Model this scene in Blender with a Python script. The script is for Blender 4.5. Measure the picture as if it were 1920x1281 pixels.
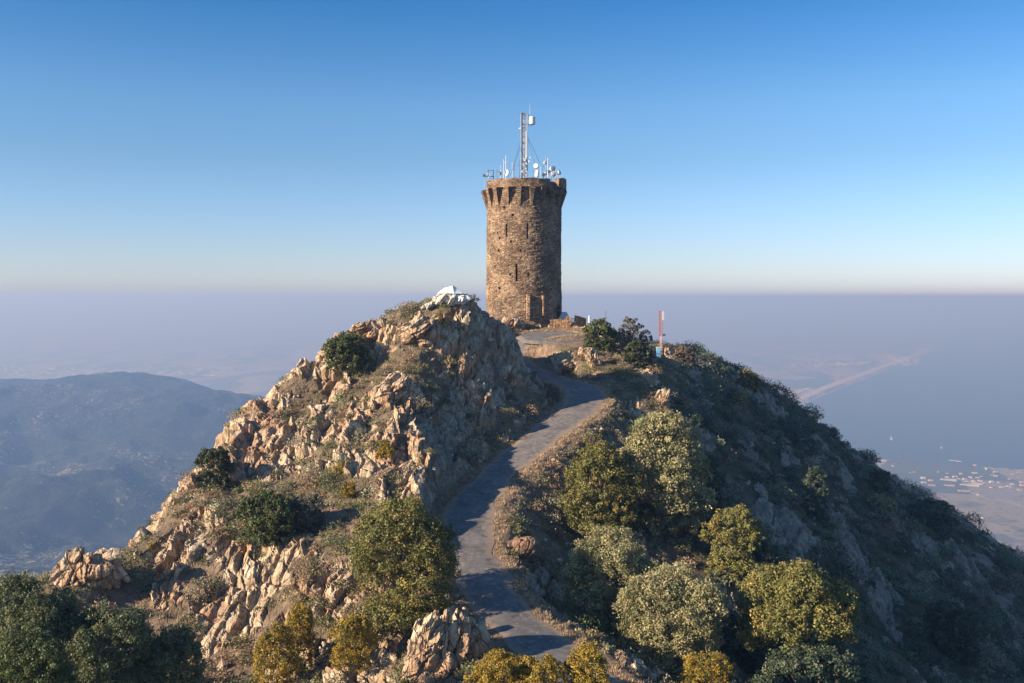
import bpy, math, random
import numpy as np
from mathutils import Vector, Matrix
R = math.radians
for o in list(bpy.data.objects): bpy.data.objects.remove(o)
scene = bpy.context.scene
COL = scene.collection
# ------------------------------------------------------------------ camera, sky, sun
F = 1800.0; CX = 960.0; HY = 557.0          # focal length in photo pixels, principal column, eye level row
def W(px, py, D): return ((px-CX)/F*D, D, (HY-py)/F*D)
cam = bpy.data.cameras.new("camera"); co = bpy.data.objects.new("camera", cam); COL.objects.link(co)
cam.sensor_width = 36; cam.lens = F/1920*36; co.rotation_euler = (R(90), 0, 0)
cam.shift_y = -(640.5-HY)/1920
cam.clip_start = 0.5; cam.clip_end = 300000
scene.camera = co
SKY_TINT = [(p,tuple(c*.5 for c in q)) for p,q in [(0,(.68,.92,1.75)),(.018,(.72,.95,1.78)),(.056,(.63,.84,1.52)),(.14,(.49,.71,1.11)),(.19,(.46,.72,1.1)),(.29,(.20,.55,.98)),(.36,(.24,.58,1.0)),(.6,(.72,.98,1.3)),(1,(.85,1.1,1.4))]]   # elevation tint of the sky texture, its unseen upper part brightened to fill shadows
SUN_EL = 20.5; SUN_X, SUN_Y = -0.91, -0.415       # direction towards the sun
world = bpy.data.worlds.new("World"); scene.world = world; world.use_nodes = True
wn = world.node_tree; bg = wn.nodes['Background']
sky = wn.nodes.new('ShaderNodeTexSky'); sky.sky_type = 'NISHITA'; sky.sun_disc = False
sky.sun_elevation = R(SUN_EL); sky.sun_rotation = math.atan2(SUN_X, SUN_Y)
sky.altitude = 300; sky.air_density = 1.35; sky.dust_density = 0.35; sky.ozone_density = 2.2
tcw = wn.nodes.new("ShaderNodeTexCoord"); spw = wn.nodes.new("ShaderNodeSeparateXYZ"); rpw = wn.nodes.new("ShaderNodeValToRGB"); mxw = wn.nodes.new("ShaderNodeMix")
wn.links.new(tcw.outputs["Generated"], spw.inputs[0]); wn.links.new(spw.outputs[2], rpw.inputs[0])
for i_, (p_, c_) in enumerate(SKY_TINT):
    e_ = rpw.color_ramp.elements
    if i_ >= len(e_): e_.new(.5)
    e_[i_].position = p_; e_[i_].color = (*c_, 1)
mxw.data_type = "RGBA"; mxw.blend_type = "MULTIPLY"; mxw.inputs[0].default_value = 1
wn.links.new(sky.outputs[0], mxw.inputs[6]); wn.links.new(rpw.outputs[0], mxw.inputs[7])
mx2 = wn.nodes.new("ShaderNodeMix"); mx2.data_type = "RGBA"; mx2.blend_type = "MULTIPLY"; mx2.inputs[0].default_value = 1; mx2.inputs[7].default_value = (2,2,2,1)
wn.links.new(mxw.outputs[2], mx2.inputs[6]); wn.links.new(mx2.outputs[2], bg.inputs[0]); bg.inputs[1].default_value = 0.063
sl = bpy.data.lights.new("sun", 'SUN'); sl.energy = 5.0; sl.angle = R(0.5); sl.color = (1.0, 0.82, 0.62)
so = bpy.data.objects.new("sun", sl); COL.objects.link(so)
sv = Vector((SUN_X*math.cos(R(SUN_EL)), SUN_Y*math.cos(R(SUN_EL)), math.sin(R(SUN_EL))))
so.rotation_euler = sv.to_track_quat('Z', 'Y').to_euler()
scene.view_settings.view_transform = 'Standard'; scene.view_settings.look = 'None'
scene.view_settings.exposure = 1.25; scene.view_settings.gamma = 1
HAZE_DENSITY = 0.0003

# ------------------------------------------------------------------ helpers
def tag(o, label=None, cat=None, group=None, kind=None):
    if label: o['label'] = label
    if cat: o['category'] = cat
    if group: o['group'] = group
    if kind: o['kind'] = kind
    return o
def empty(name, loc=(0,0,0), rz=0):
    o = bpy.data.objects.new(name, None); COL.objects.link(o); o.location = loc
    o.rotation_euler = (0,0,rz); o.empty_display_size = 0.3
    return o
def np_mesh(name, V, Fc, mat=None, parent=None, smooth=False, col=None, attrs=None, uv=None):
    """V (n,3) float, Fc (m,k) int with constant k"""
    V = np.ascontiguousarray(V, dtype=np.float32); Fc = np.ascontiguousarray(Fc, dtype=np.int32)
    me = bpy.data.meshes.new(name); n, k = len(Fc), Fc.shape[1]
    me.vertices.add(len(V)); me.vertices.foreach_set('co', V.ravel())
    me.loops.add(n*k); me.loops.foreach_set('vertex_index', Fc.ravel())
    me.polygons.add(n); me.polygons.foreach_set('loop_start', np.arange(0, n*k, k, dtype=np.int32))
    me.polygons.foreach_set('use_smooth', np.full(n, smooth))
    me.update(calc_edges=True)
    if col is not None:
        a = me.attributes.new('col', 'FLOAT_COLOR', 'POINT')
        c4 = np.ones((len(V),4), np.float32); c4[:,:3] = col; a.data.foreach_set('color', c4.ravel())
    for kx, vx in (attrs or {}).items():
        a = me.attributes.new(kx, 'FLOAT', 'POINT'); a.data.foreach_set('value', np.asarray(vx, np.float32))
    if uv is not None:
        l = me.uv_layers.new(name='uv'); l.data.foreach_set('uv', np.asarray(uv, np.float32)[Fc.ravel()].ravel())
    o = bpy.data.objects.new(name, me); COL.objects.link(o)
    if mat: me.materials.append(mat)
    if parent: o.parent = parent
    return o
class MB:
    """collects boxes, bars, tubes, lathes into one mesh"""
    def __init__(s): s.v = []; s.f = []
    def add(s, vs, fs):
        b = len(s.v); s.v += [tuple(v) for v in vs]; s.f += [tuple(i+b for i in f) for f in fs]; return s
    def box(s, c, d, rz=0, taper=1.0, M=None):
        hx, hy, hz = d[0]/2, d[1]/2, d[2]/2; vs = []
        for z, t in ((-hz,1),(hz,taper)):
            for x, y in ((-hx,-hy),(hx,-hy),(hx,hy),(-hx,hy)):
                x1, y1 = x*t, y*t
                p = Vector((x1*math.cos(rz)-y1*math.sin(rz), x1*math.sin(rz)+y1*math.cos(rz), z))
                if M: p = M @ p
                vs.append((p.x+c[0], p.y+c[1], p.z+c[2]))
        return s.add(vs, [(3,2,1,0),(4,5,6,7),(0,1,5,4),(1,2,6,5),(2,3,7,6),(3,0,4,7)])
    def tube(s, a, b, r, r2=None, n=6, cap=True):
        a, b = Vector(a), Vector(b); r2 = r if r2 is None else r2
        q = (b-a).to_track_quat('Z','Y'); vs = []
        for p, rr in ((a,r),(b,r2)):
            for i in range(n):
                t = 2*math.pi*i/n; vs.append(p + q @ Vector((rr*math.cos(t), rr*math.sin(t), 0)))
        fs = [(i,(i+1)%n,n+(i+1)%n,n+i) for i in range(n)]
        if cap: fs += [tuple(range(n-1,-1,-1)), tuple(range(n,2*n))]
        return s.add(vs, fs)
    def path(s, pts, rs, n=6):
        for i in range(len(pts)-1): s.tube(pts[i], pts[i+1], rs[i], rs[i+1], n)
        return s
    def lathe(s, prof, c=(0,0,0), q=None, n=16):
        vs = []; m = len(prof)
        for r, z in prof:
            for i in range(n):
                t = 2*math.pi*i/n; p = Vector((r*math.cos(t), r*math.sin(t), z))
                if q: p = q @ p
                vs.append((p.x+c[0], p.y+c[1], p.z+c[2]))
        fs = [(j*n+i, j*n+(i+1)%n, (j+1)*n+(i+1)%n, (j+1)*n+i) for j in range(m-1) for i in range(n)]
        return s.add(vs, fs + [tuple(range(n-1,-1,-1)), tuple(range((m-1)*n, m*n))])
    def build(s, name, mat, parent=None, smooth=False, bevel=0):
        me = bpy.data.meshes.new(name); me.from_pydata(s.v, [], s.f); me.update()
        if smooth: me.polygons.foreach_set('use_smooth', [True]*len(me.polygons))
        o = bpy.data.objects.new(name, me); COL.objects.link(o)
        me.materials.append(mat)
        if parent: o.parent = parent
        if bevel:
            m = o.modifiers.new('bevel','BEVEL'); m.width = bevel; m.segments = 2
        return o
# ---- noise in numpy
def _h(i, j, k, s):
    n = (i*374761393 + j*668265263 + k*1274126177 + s*974711) & 0xffffffff
    n = ((n ^ (n >> 13)) * 1103515245) & 0xffffffff
    n = ((n ^ (n >> 15)) * 2246822519) & 0xffffffff
    return ((n ^ (n >> 16)) & 0xffffff).astype(np.float32) / 16777215.0
def vnoise(P, seed=0):
    P = np.asarray(P, np.float64); I = np.floor(P).astype(np.int64); f = P - I; f = f*f*(3-2*f); r = 0
    for a in (0,1):
        for b in (0,1):
            for c in (0,1):
                w = (f[:,0] if a else 1-f[:,0])*(f[:,1] if b else 1-f[:,1])*(f[:,2] if c else 1-f[:,2])
                r = r + w*_h(I[:,0]+a, I[:,1]+b, I[:,2]+c, seed)
    return r*2-1
def fbm(P, oct=4, seed=0, gain=.5):
    r = 0; a = 1; t = 0
    for o in range(oct):
        r = r + a*vnoise(P*(2.03**o)+o*17.3, seed+o); t += a; a *= gain
    return r/t
def facets(P, seed=0, tilt=.8):
    """each random cell is a tilted plane: broken rock"""
    P = np.asarray(P, np.float64); I = np.floor(P).astype(np.int64)
    best = np.full(len(P), 1e9); out = np.zeros(len(P)); second = np.full(len(P), 1e9)
    for a in (-1,0,1):
        for b in (-1,0,1):
            for c in (-1,0,1):
                J = I + (a,b,c)
                C = np.stack([J[:,q] + .15+.7*_h(J[:,0],J[:,1],J[:,2],seed+q) for q in range(3)],1)
                d = P - C; dd = (d*d).sum(1); m = dd < best
                g = [(_h(J[:,0],J[:,1],J[:,2],seed+10+q)-.5)*2*tilt for q in range(3)]
                hgt = _h(J[:,0],J[:,1],J[:,2],seed+20) - .5 + d[:,0]*g[0]+d[:,1]*g[1]+d[:,2]*g[2]
                second = np.where(m, best, np.minimum(second, dd))
                out = np.where(m, hgt, out); best = np.where(m, dd, best)
    return out, np.sqrt(second)-np.sqrt(best)
def sstep(a, b, x):
    t = np.clip((x-a)/(b-a), 0, 1); return t*t*(3-2*t)
class RBF:
    def __init__(s, P, z, c):
        s.P = np.array(P, float); s.c = c; z = np.array(z, float); n = len(z)
        d = np.sqrt(((s.P[:,None]-s.P[None])**2).sum(2)+c*c)
        A = np.zeros((n+3,n+3)); A[:n,:n] = d - 0.02*c*np.eye(n)*0; A[:n,n] = 1; A[:n,n+1:] = s.P; A[n,:n] = 1; A[n+1:,:n] = s.P.T
        s.w = np.linalg.solve(A, np.concatenate([z, np.zeros(3)]))
    def __call__(s, x, y):
        x = np.atleast_1d(np.asarray(x, float)); y = np.atleast_1d(np.asarray(y, float)); r = np.zeros_like(x)
        n = len(s.P)
        for i in range(n): r += s.w[i]*np.sqrt((x-s.P[i,0])**2+(y-s.P[i,1])**2+s.c**2)
        return r + s.w[n] + s.w[n+1]*x + s.w[n+2]*y

# ------------------------------------------------------------------ materials
class NT:
    def __init__(s, name):
        s.m = bpy.data.materials.new(name); s.m.use_nodes = True; s.t = s.m.node_tree; s.b = s.t.nodes['Principled BSDF']
        s.b.inputs['Roughness'].default_value = .9; s.b.inputs['Specular IOR Level'].default_value = .25
    def n(s, typ, **kw):
        nd = s.t.nodes.new('ShaderNode'+typ)
        for k, v in kw.items():
            if k.startswith('i_'):
                key = k[2:]; key = int(key) if key.isdigit() else key.replace('_',' ')
                if hasattr(v, 'is_linked'): s.t.links.new(v, nd.inputs[key])
                else: nd.inputs[key].default_value = v
            else: setattr(nd, k, v)
        return nd
    def coord(s, kind='Object', scale=(1,1,1), rot=(0,0,0)):
        tc = s.n('TexCoord'); mp = s.n('Mapping', i_Vector=tc.outputs[kind], i_Scale=scale, i_Rotation=rot); return mp.outputs[0]
    def noise(s, vec, sc, det=4, rough=.55, dist=0):
        return s.n('TexNoise', i_Vector=vec, i_Scale=sc, i_Detail=det, i_Roughness=rough, i_Distortion=dist).outputs['Fac']
    def ramp(s, fac, stops, interp='LINEAR'):
        r = s.n('ValToRGB', i_Fac=fac); e = r.color_ramp.elements; r.color_ramp.interpolation = interp
        while len(e) < len(stops): e.new(.5)
        for i, (p, c) in enumerate(stops):
            e[i].position = p; e[i].color = (*c, 1) if not isinstance(c, float) else (c, c, c, 1)
        return r.outputs[0]
    def mix(s, f, a, b, blend='MIX'):
        m = s.n('Mix', data_type='RGBA', blend_type=blend)
        for k, v in ((0,f),(6,a),(7,b)):
            if hasattr(v,'is_linked'): s.t.links.new(v, m.inputs[k])
            else: m.inputs[k].default_value = v if k == 0 else (*v,1)
        return m.outputs[2]
    def math(s, op, a, b=0.0, c=False):
        return s.n('Math', operation=op, use_clamp=c, i_0=a, i_1=b).outputs[0]
    def attr(s, name, out='Fac'): return s.n('Attribute', attribute_name=name).outputs[out]
    def bump(s, h, strength=.5, dist=.1, nrm=None):
        b = s.n('Bump', i_Height=h, i_Strength=strength, i_Distance=dist)
        if nrm: s.t.links.new(nrm, b.inputs['Normal'])
        return b.outputs[0]
    def out(s, col=None, nrm=None, rough=None, metal=None):
        for k, v in (('Base Color',col),('Normal',nrm),('Roughness',rough),('Metallic',metal)):
            if v is None: continue
            if hasattr(v,'is_linked'): s.t.links.new(v, s.b.inputs[k])
            else: s.b.inputs[k].default_value = (*v,1) if isinstance(v, tuple) else v
        return s.m
def mat_simple(name, c, rough=.6, metal=0.0, var=.25, sc=6):
    t = NT(name); v = t.coord(); n = t.noise(v, sc, 5)
    col = t.mix(n, tuple(x*(1-var) for x in c), tuple(min(1,x*(1+var)) for x in c))
    return t.out(col, t.bump(n, .15, .02), rough, metal)
M = {}
M['white'] = mat_simple('white_paint', (.55,.55,.54), .45)
M['steel'] = mat_simple('galvanised_steel', (.42,.43,.44), .45, .6)
M['rust'] = mat_simple('rusty_steel', (.16,.09,.06), .8, .2)
M['darksteel'] = mat_simple('dark_steel', (.07,.08,.1), .6, .3)
M['dishgrey'] = mat_simple('grey_dish', (.42,.45,.48), .5)
M['redwhite_red'] = mat_simple('red_mast_paint', (.30,.09,.06), .6)
M['bluebox'] = mat_simple('blue_painted_metal', (.16,.36,.55), .5)
M['timber'] = mat_simple('weathered_timber', (.22,.18,.14), .9, 0, .4, 9)
M['void'] = mat_simple('interior_darkness', (.02,.017,.014), 1)  # near-black colour standing in for an unlit interior
M['bark'] = mat_simple('bark', (.11,.09,.075), .95, 0, .5, 12)
M['palebark'] = mat_simple('pale_bark', (.24,.21,.18), .95, 0, .4, 12)
def mat_leaf(name, transl=.25, rough=.55):
    t = NT(name); c = t.attr('col', 'Color')
    t.out(c, None, rough); t.b.inputs['Specular IOR Level'].default_value = .3
    tr = t.n('BsdfTranslucent', i_Color=c); mx = t.n('MixShader', i_0=transl)
    t.t.links.new(t.b.outputs[0], mx.inputs[1]); t.t.links.new(tr.outputs[0], mx.inputs[2])
    t.t.links.new(mx.outputs[0], t.t.nodes['Material Output'].inputs[0]); return t.m
M['leaf'] = mat_leaf('foliage')
def rock_color(t, v, lich=.5):
    # tilted beds of schist: pale beige, ochre and grey-green lichen
    big = t.noise(v, .22, 5, .6); mid = t.noise(v, 1.1, 6, .62); fine = t.noise(v, 7, 6, .65)
    st = t.noise(t.n('Mapping', i_Vector=v, i_Scale=(3.2,.8,.45), i_Rotation=(R(20),R(-28),R(15))).outputs[0], 1.6, 6, .6)
    base = t.ramp(mid, [(.28,(.19,.125,.08)),(.43,(.37,.28,.19)),(.56,(.53,.44,.32)),(.7,(.68,.59,.46))])
    ochre = t.ramp(big, [(.48,0.),(.6,1.)])
    c = t.mix(t.math('MULTIPLY', ochre, .7), base, (.38,.21,.12))
    c = t.mix(t.ramp(st, [(.35,.75),(.5,0.)]), c, (.17,.12,.09))
    li = t.ramp(t.noise(v, 2.6, 6, .7), [(.5,0.),(.62,1.)])
    c = t.mix(t.math('MULTIPLY', li, lich), c, (.36,.36,.29))
    cr = t.ramp(fine, [(.3,.55),(.48,1.)]); c = t.mix(1.0, c, cr, 'MULTIPLY'); c = t.mix(1.0, c, (1.08,1.01,.92), 'MULTIPLY')
    wv = t.n('VectorMath', operation='MULTIPLY_ADD', i_0=t.n('TexNoise', i_Vector=v, i_Scale=.9, i_Detail=4.0).outputs['Color'], i_1=(.9,.9,.9), i_2=v).outputs[0]
    ck = t.n('TexVoronoi', i_Vector=t.n('Mapping', i_Vector=wv, i_Scale=(1.5,.8,.55), i_Rotation=(R(15),R(-32),R(10))).outputs[0], i_Scale=1.0, feature='DISTANCE_TO_EDGE').outputs[0]
    crk = t.ramp(ck, [(.0,0.),(.055,1.)]); c = t.mix(crk, t.mix(.6, c, (.06,.045,.035)), c)
    h = t.math('ADD', t.math('ADD', t.math('MULTIPLY', st, .9), t.math('MULTIPLY', fine, .4)), t.math('MULTIPLY', crk, .6))
    return c, h
t = NT('rock'); v = t.coord(); c, h = rock_color(t, v); M['rock'] = t.out(c, t.bump(h, .9, .25), .92)
t = NT('hillside'); v = t.coord(); rc, rh = rock_color(t, v, .45)
en = t.noise(v, 1.3, 6, .6); ef = t.noise(v, 14, 5, .7)
earth = t.ramp(en, [(.3,(.15,.105,.07)),(.5,(.26,.18,.12)),(.7,(.38,.28,.19))])
earth = t.mix(1.0, earth, t.ramp(ef, [(.3,.5),(.6,1.)]), 'MULTIPLY')
veg = t.ramp(t.noise(v, .9, 5, .6), [(.3,(.03,.035,.016)),(.55,(.06,.06,.028)),(.75,(.12,.09,.05))])
earth = t.mix(t.attr('veg'), earth, veg)
shade = t.attr('shade_tone')
rc = t.mix(t.math('MULTIPLY', shade, .6), rc, t.mix(t.noise(v, 1.7, 5, .6), (.11,.105,.09), (.31,.305,.26)))  # rock on the shaded sides is painted darker and greyer
m_ = t.ramp(t.math('ADD', t.attr('rock'), t.math('MULTIPLY', t.math('SUBTRACT', ef, .5), .5)), [(.42,0.),(.56,1.)])
c = t.mix(m_, earth, rc)
hh = t.math('ADD', t.math('MULTIPLY', rh, .8), t.math('MULTIPLY', ef, .4))
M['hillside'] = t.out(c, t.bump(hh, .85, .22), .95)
# worn asphalt
t = NT('worn_asphalt'); v = t.coord(); a = t.noise(v, .7, 6, .6); b = t.noise(v, 25, 4, .7); g = t.attr('edge')
c = t.ramp(a, [(.3,(.10,.094,.092)),(.5,(.14,.13,.123)),(.68,(.19,.175,.16))])
c = t.mix(t.ramp(t.noise(t.coord('Object',(1.0,1.0,1.0)), 2.4, 6, .7), [(.52,0.),(.66,.85)]), c, (.27,.23,.195)); c = t.mix(t.ramp(t.noise(v, 1.1, 7, .75), [(.36,.7),(.44,0.)]), c, (.05,.048,.05))
c = t.mix(1.0, c, t.ramp(b, [(.3,.6),(.65,1.15)]), 'MULTIPLY')
gm = t.ramp(t.math('ADD', g, t.math('MULTIPLY', t.math('SUBTRACT', t.noise(v, 2.2, 6, .65), .5), .9)), [(.62,0.),(.85,1.)])
c = t.mix(gm, c, t.mix(b, (.16,.115,.08), (.30,.23,.17)))
M['asphalt'] = t.out(c, t.bump(b, .5, .03), .9)

# ------------------------------------------------------------------ near mountain
road_px = [(1185,1370,42.5),(1110,1290,46),(1025,1220,49.5),(950,1150,53.5),(900,1080,58.5),(872,1010,64.5),(884,950,70),(922,900,75),
           (972,855,80),(1027,810,85.5),(1078,772,91),(1098,745,96),(1080,722,101),(1035,710,105),(995,694,109),(962,664,113.5),(983,641,116.5),(1018,632,118),(1050,627,119)]
def catmull(P, n=24):
    P = [np.array(p, float) for p in P]; P = [2*P[0]-P[1]]+P+[2*P[-1]-P[-2]]; out = []
    for i in range(1, len(P)-2):
        a,b,c,d = P[i-1:i+3]
        for k in range(n):
            s = k/n; out.append(.5*((2*b)+(c-a)*s+(2*a-5*b+4*c-d)*s*s+(3*b-a-3*c+d)*s**3))
    out.append(P[-2]); return np.array(out)
ROAD = catmull([W(*p) for p in road_px], 14)
ctl = [  # column, row, distance of points on the ground
 (118,1072,60),(165,1060,61),(205,1066,62),(245,1042,64),(290,997,68),(345,918,73),(415,838,79),(480,763,84),(560,700,90),(625,654,94),(655,636,96),(700,618,97),
 (780,588,98),(848,572,99),(880,574,100),(908,588,102),(938,612,105),(950,630,106),(966,657,105.5),(982,690,103.5),
 (900,640,99),(935,700,99.5),(990,745,97),(860,660,95),(900,730,93),(945,780,90.5),(900,800,86),(850,780,84),(905,850,80.5),(850,855,78),
 (740,700,86),(800,650,92),(770,790,77),(792,840,74),(815,885,70.5),(834,925,69),
 (600,720,88),(650,660,92.5),(700,640,94.5),(720,610,96.5),(800,610,96),(860,600,97.5),(720,680,89.5),(650,750,82.5),(550,780,82),(500,850,76.5),(400,900,73.5),(620,850,74.5),
 (700,850,72.5),(720,920,67.5),(785,950,65.5),(650,960,66),(550,1000,63.5),(450,950,68.5),(350,1010,65),(400,1080,61),(600,1080,59),(700,1120,56.5),(800,1110,57),(820,1040,60.5),(800,1170,53),(850,1205,50.5),
 (600,1200,54.5),(450,1200,56.5),(500,1281,52.5),(700,1281,48.5),(880,1281,45.5),(300,1200,57),(200,1130,59),(100,1200,55),(0,1281,47),(250,1281,52),
 (1040,680,109),(1060,655,112),(1100,640,113.5),(1150,690,106),(1130,722,101.5),(1180,735,99),(1100,625,116),(1150,645,114),(1200,690,108),(1230,715,104),(1247,762,98.5),(1190,778,95),(1150,765,94.5),
 (1135,775,92),(1085,812,87),(1035,850,82),(990,888,77),(948,935,71.5),(922,985,66.5),(925,1040,61.5),(965,1095,57.5),(1025,1150,54),(1090,1210,50),(1200,1290,46),
 (1000,960,71.5),(1080,1010,71),(1160,1040,70),(1300,1065,72),(1400,1080,74),(1020,1105,62),(1100,1190,60),(1250,1281,57),(1400,1290,62),(1700,1281,76),
 (1150,850,84),(1250,850,90),(1300,860,95),(1340,770,115),(1280,705,118),(1450,900,105),(1600,1000,104),(1600,1150,88),(1500,1000,92),(1760,1060,112),(1850,1200,98),(1450,1150,75),
 (1290,658,134),(1235,672,123),(1200,655,125),(1340,677,140),(1400,712,144),(1440,742,146),(1500,785,148),(1560,835,148),(1640,888,147),(1700,928,145),(1760,955,143),(1850,1006,139),(1920,1054,136),(2050,1130,132),
 (1060,609,124),(1100,615,123),(1130,630,121),(1165,645,122),(940,618,119)]
ctl = [(c[0],c[1], c[2]-8*min(1,max(0,(c[2]-84)/15))) if c[0] < 983 and i < 78 and c[2] < 107 else c for i,c in enumerate(ctl)]
P = [W(*c)[:2] for c in ctl]; Z = [W(*c)[2] for c in ctl]
for (px,py,D) in ctl[:12]: # the far side of the left crest drops away
    x,y,z = W(px,py,D); P.append((x*1.16-3, y*1.16)); Z.append(z*1.16-9)
for (px,py,D) in [c for c in ctl if c[0]>=1340 and c[2]>=132]:
    x,y,z = W(px,py,D); P.append((x*1.16, y*1.16)); Z.append(z*1.16-9)
for px,D,dz in [(848,101,4.5),(880,102.5,4),(908,104,3.5),(938,107,2.5),(780,103,5)]:
    x,y,z = W(px,572,D); P.append((x,y)); Z.append(-1.3-dz)
for x,y,z in [W(962,672,113.5),W(985,690,109.5),W(935,655,111),(0,124,-3.5),(5,124,-3.6),(1,136,-3.6),(-5,130,-4),(8,131,-4),(-13,131,-8),(-9,120,-5.5),(0,150,-8),(12,150,-12),(25,160,-18),(-15,150,-18),
   (0,34,-22),(-10,31,-25),(10,36,-21.5),(22,42,-27),(-20,30,-27),(0,12,-24),(-20,8,-29),(30,20,-33),(50,60,-42),(-40,62,-31),(-36,45,-29),(-62,60,-42),(-52,95,-44),(-50,30,-38),
   (-40,130,-45),(0,200,-40),(-50,200,-75),(50,210,-60),(100,200,-85),(110,120,-72),(90,60,-62),(130,20,-95),(-110,60,-80),(-120,150,-100),(-100,10,-50),(0,260,-85),(100,270,-110),(-100,270,-120),(200,160,-130)]:
    P.append((x,y)); Z.append(z)
H0 = RBF(P, Z, 2.2)
REX = .45*np.exp(-((np.arange(len(ROAD))-11*14)/20.)**2)+.15*np.sin(np.arange(len(ROAD))*.11)
def road_dist(x, y):
    best = np.full(len(x), 1e9); rz = np.zeros(len(x)); ex_ = np.zeros(len(x)); lat = np.zeros(len(x))
    for i in range(len(ROAD)-1):
        a, b = ROAD[i], ROAD[i+1]; d = b[:2]-a[:2]; L2 = d@d
        t_ = np.clip(((x-a[0])*d[0]+(y-a[1])*d[1])/L2, 0, 1)
        ex = x-(a[0]+t_*d[0]); ey = y-(a[1]+t_*d[1]); dd = ex*ex+ey*ey; m = dd < best
        best = np.where(m, dd, best); rz = np.where(m, a[2]+t_*(b[2]-a[2]), rz)
        ex_ = np.where(m, REX[i], ex_)
        lat = np.where(m, ex*d[1]-ey*d[0], lat)     # positive to the right of the travel direction
    return np.sqrt(best)-ex_, rz, lat
RW = 1.75
LOTC = np.array(W(1043,632,117.2))
def build_hill():
    ug = np.concatenate([-np.linspace(1.9,.585,60)**1.0, np.linspace(-.58,.58,900), np.linspace(.585,1.9,60)])
    yg = np.exp(np.concatenate([np.linspace(math.log(7), math.log(38), 60, endpoint=False), np.linspace(math.log(38), math.log(160), 860, endpoint=False), np.linspace(math.log(160), math.log(290), 60)]))
    nu, ny = len(ug), len(yg)
    U, Y = np.meshgrid(ug, yg); x = (U*Y).ravel(); y = Y.ravel()
    z = H0(x, y)
    rd, rz, lat = road_dist(x, y)
    # parking apron below the tower
    la = np.sqrt(((x-LOTC[0])/4.9)**2+((y-LOTC[1])/5.4)**2)
    near = rd < 14
    # bank and cutting beside the road
    w = sstep(RW+np.where(lat<0,1.5,2.6), RW+.3, rd)
    z = z*(1-w) + (rz-.06)*w
    zl = LOTC[2] + (y-LOTC[1])*.17
    w2 = sstep(1.5, 1.1, la)*(1-w); z = z*(1-w2)+(zl-.04)*w2
    flat = np.maximum(sstep(RW+1.3, RW+.2, rd), sstep(1.2,1.0,la))
    # slope of the smooth form
    zz = z.reshape(ny,nu)
    gy = np.gradient(zz, axis=0)/np.gradient(Y, axis=0); gx = np.gradient(zz, axis=1)/np.gradient(U*Y, axis=1)
    gy = gy - gx*U   # d/dy at fixed x
    N = np.stack([-gx.ravel(), -gy.ravel(), np.ones(nu*ny)],1); N /= np.linalg.norm(N,axis=1)[:,None]
    slope = np.sqrt(gx**2+gy**2).ravel()
    Pp = np.stack([x,y,z],1)
    # rock mask
    big = fbm(Pp/7.0, 4, 3); mid = fbm(Pp/2.2, 4, 8)
    ribs = fbm(np.stack([(x*.85-y*.2-z*.2)/2.2, (y+x*.25)/9, z/6],1), 4, 31)
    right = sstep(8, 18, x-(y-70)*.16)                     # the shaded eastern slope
    face = sstep(-.8, .8, lat/np.maximum(1,np.ones_like(lat)))
    cut = sstep(11, 3.5, rd)*(x < -1.5+0*x)*sstep(.55,.8,slope)
    bias = np.zeros(nu*ny)
    for (bx,by,sx,sy,am) in [(-13,77,11,9,.28),(-9,71,6,6,.2),(-19,84,7,8,.2),(-24,66,5,5,.2),(-10,58,2.2,5,.42),(-13,52,3.5,1.6,.45),(-17,60,1.8,6,.4),(-26,62,2,4,.4),(-5.5,60,1.5,4,.3),(-7,47,3,3,.25),(-15,82,4,4,-.3),(-8,87,5,4,-.3),(-5,92,3,2,-.2),(-14,70,4,3,-.2),(-20,62,6,4,.12),(-22,56,8,5,-.12),(-14,48,9,6,-.12),(-13,87,5,4,-.35),(-11,54,3,2,.2),(-16,53,3,2,.2),(6,106,8,5,.2),(6,68,5,12,-.45),(8,88,7,9,-.4),(2,78,3,12,-.5)]:
        bias += am*np.exp(-((x-bx)/sx)**2-((y-by)/sy)**2)
    rockb = big*.95 + mid*.65 + ribs*1.0 + (slope-.42)*.55 + cut*.55 - right*.17 - .10 + bias
    left_low = sstep(-18,-25,x)*0
    rock = sstep(-.02, .16, rockb)
    near_sum = np.exp(-(((x+6)/9)**2+((y-98)/7)**2)); rock = np.clip(rock+.1*near_sum,0,1)
    rock *= (1-flat)
    # tilted beds
    ca, sa = math.cos(.5), math.sin(.5)
    Q = np.stack([x*ca-z*sa, y*.9+x*.3, x*sa+z*ca],1)
    f1,e1 = facets(Q/np.array([2.7,4.4,4.8]), 5, .9); f2,e2 = facets(Q/np.array([1.15,2.2,2.6])+7, 41, .9); f3,e3 = facets(Q/np.array([.45,.9,1.1])+3, 77, .9)
    sb = (x*.80+y*.28-z*.50)+fbm(Pp/3.5,3,300)*1.4; m1 = sstep(-.2,.3,fbm(Pp/5,2,301))
    saw = lambda q: (q-np.floor(q))
    lam = (saw(sb/2.1)-.5)*.95*(.3+m1*.7) + (saw(sb/.75+fbm(Pp/2.1,2,302)*.7)-.5)*.26
    dr = f1*.62 + f2*.34 + f3*.12 + lam*1.0 - .35*sstep(.12,0,e1)*1 - .12*sstep(.15,0,e2)
    ds = mid*.30 + fbm(Pp/3.6,3,58)*.45 + right*np.abs(fbm(Pp/2.6,3,59))*.7 + fbm(Pp/.7, 3, 55)*.10 + fbm(Pp/.25, 2, 66)*.04
    damp = 1-.12*right
    disp = rock*(dr*.95+.08)*damp + (1-rock)*ds*(1-flat*.95)
    disp *= sstep(RW-.1, RW+1.3, rd)*.92+.08*(1-flat)
    disp *= np.where(la<1.0, .05, 1)
    side = N.copy(); side[:,2] = side[:,2]*.9+.25; side /= np.linalg.norm(side,axis=1)[:,None]
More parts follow.
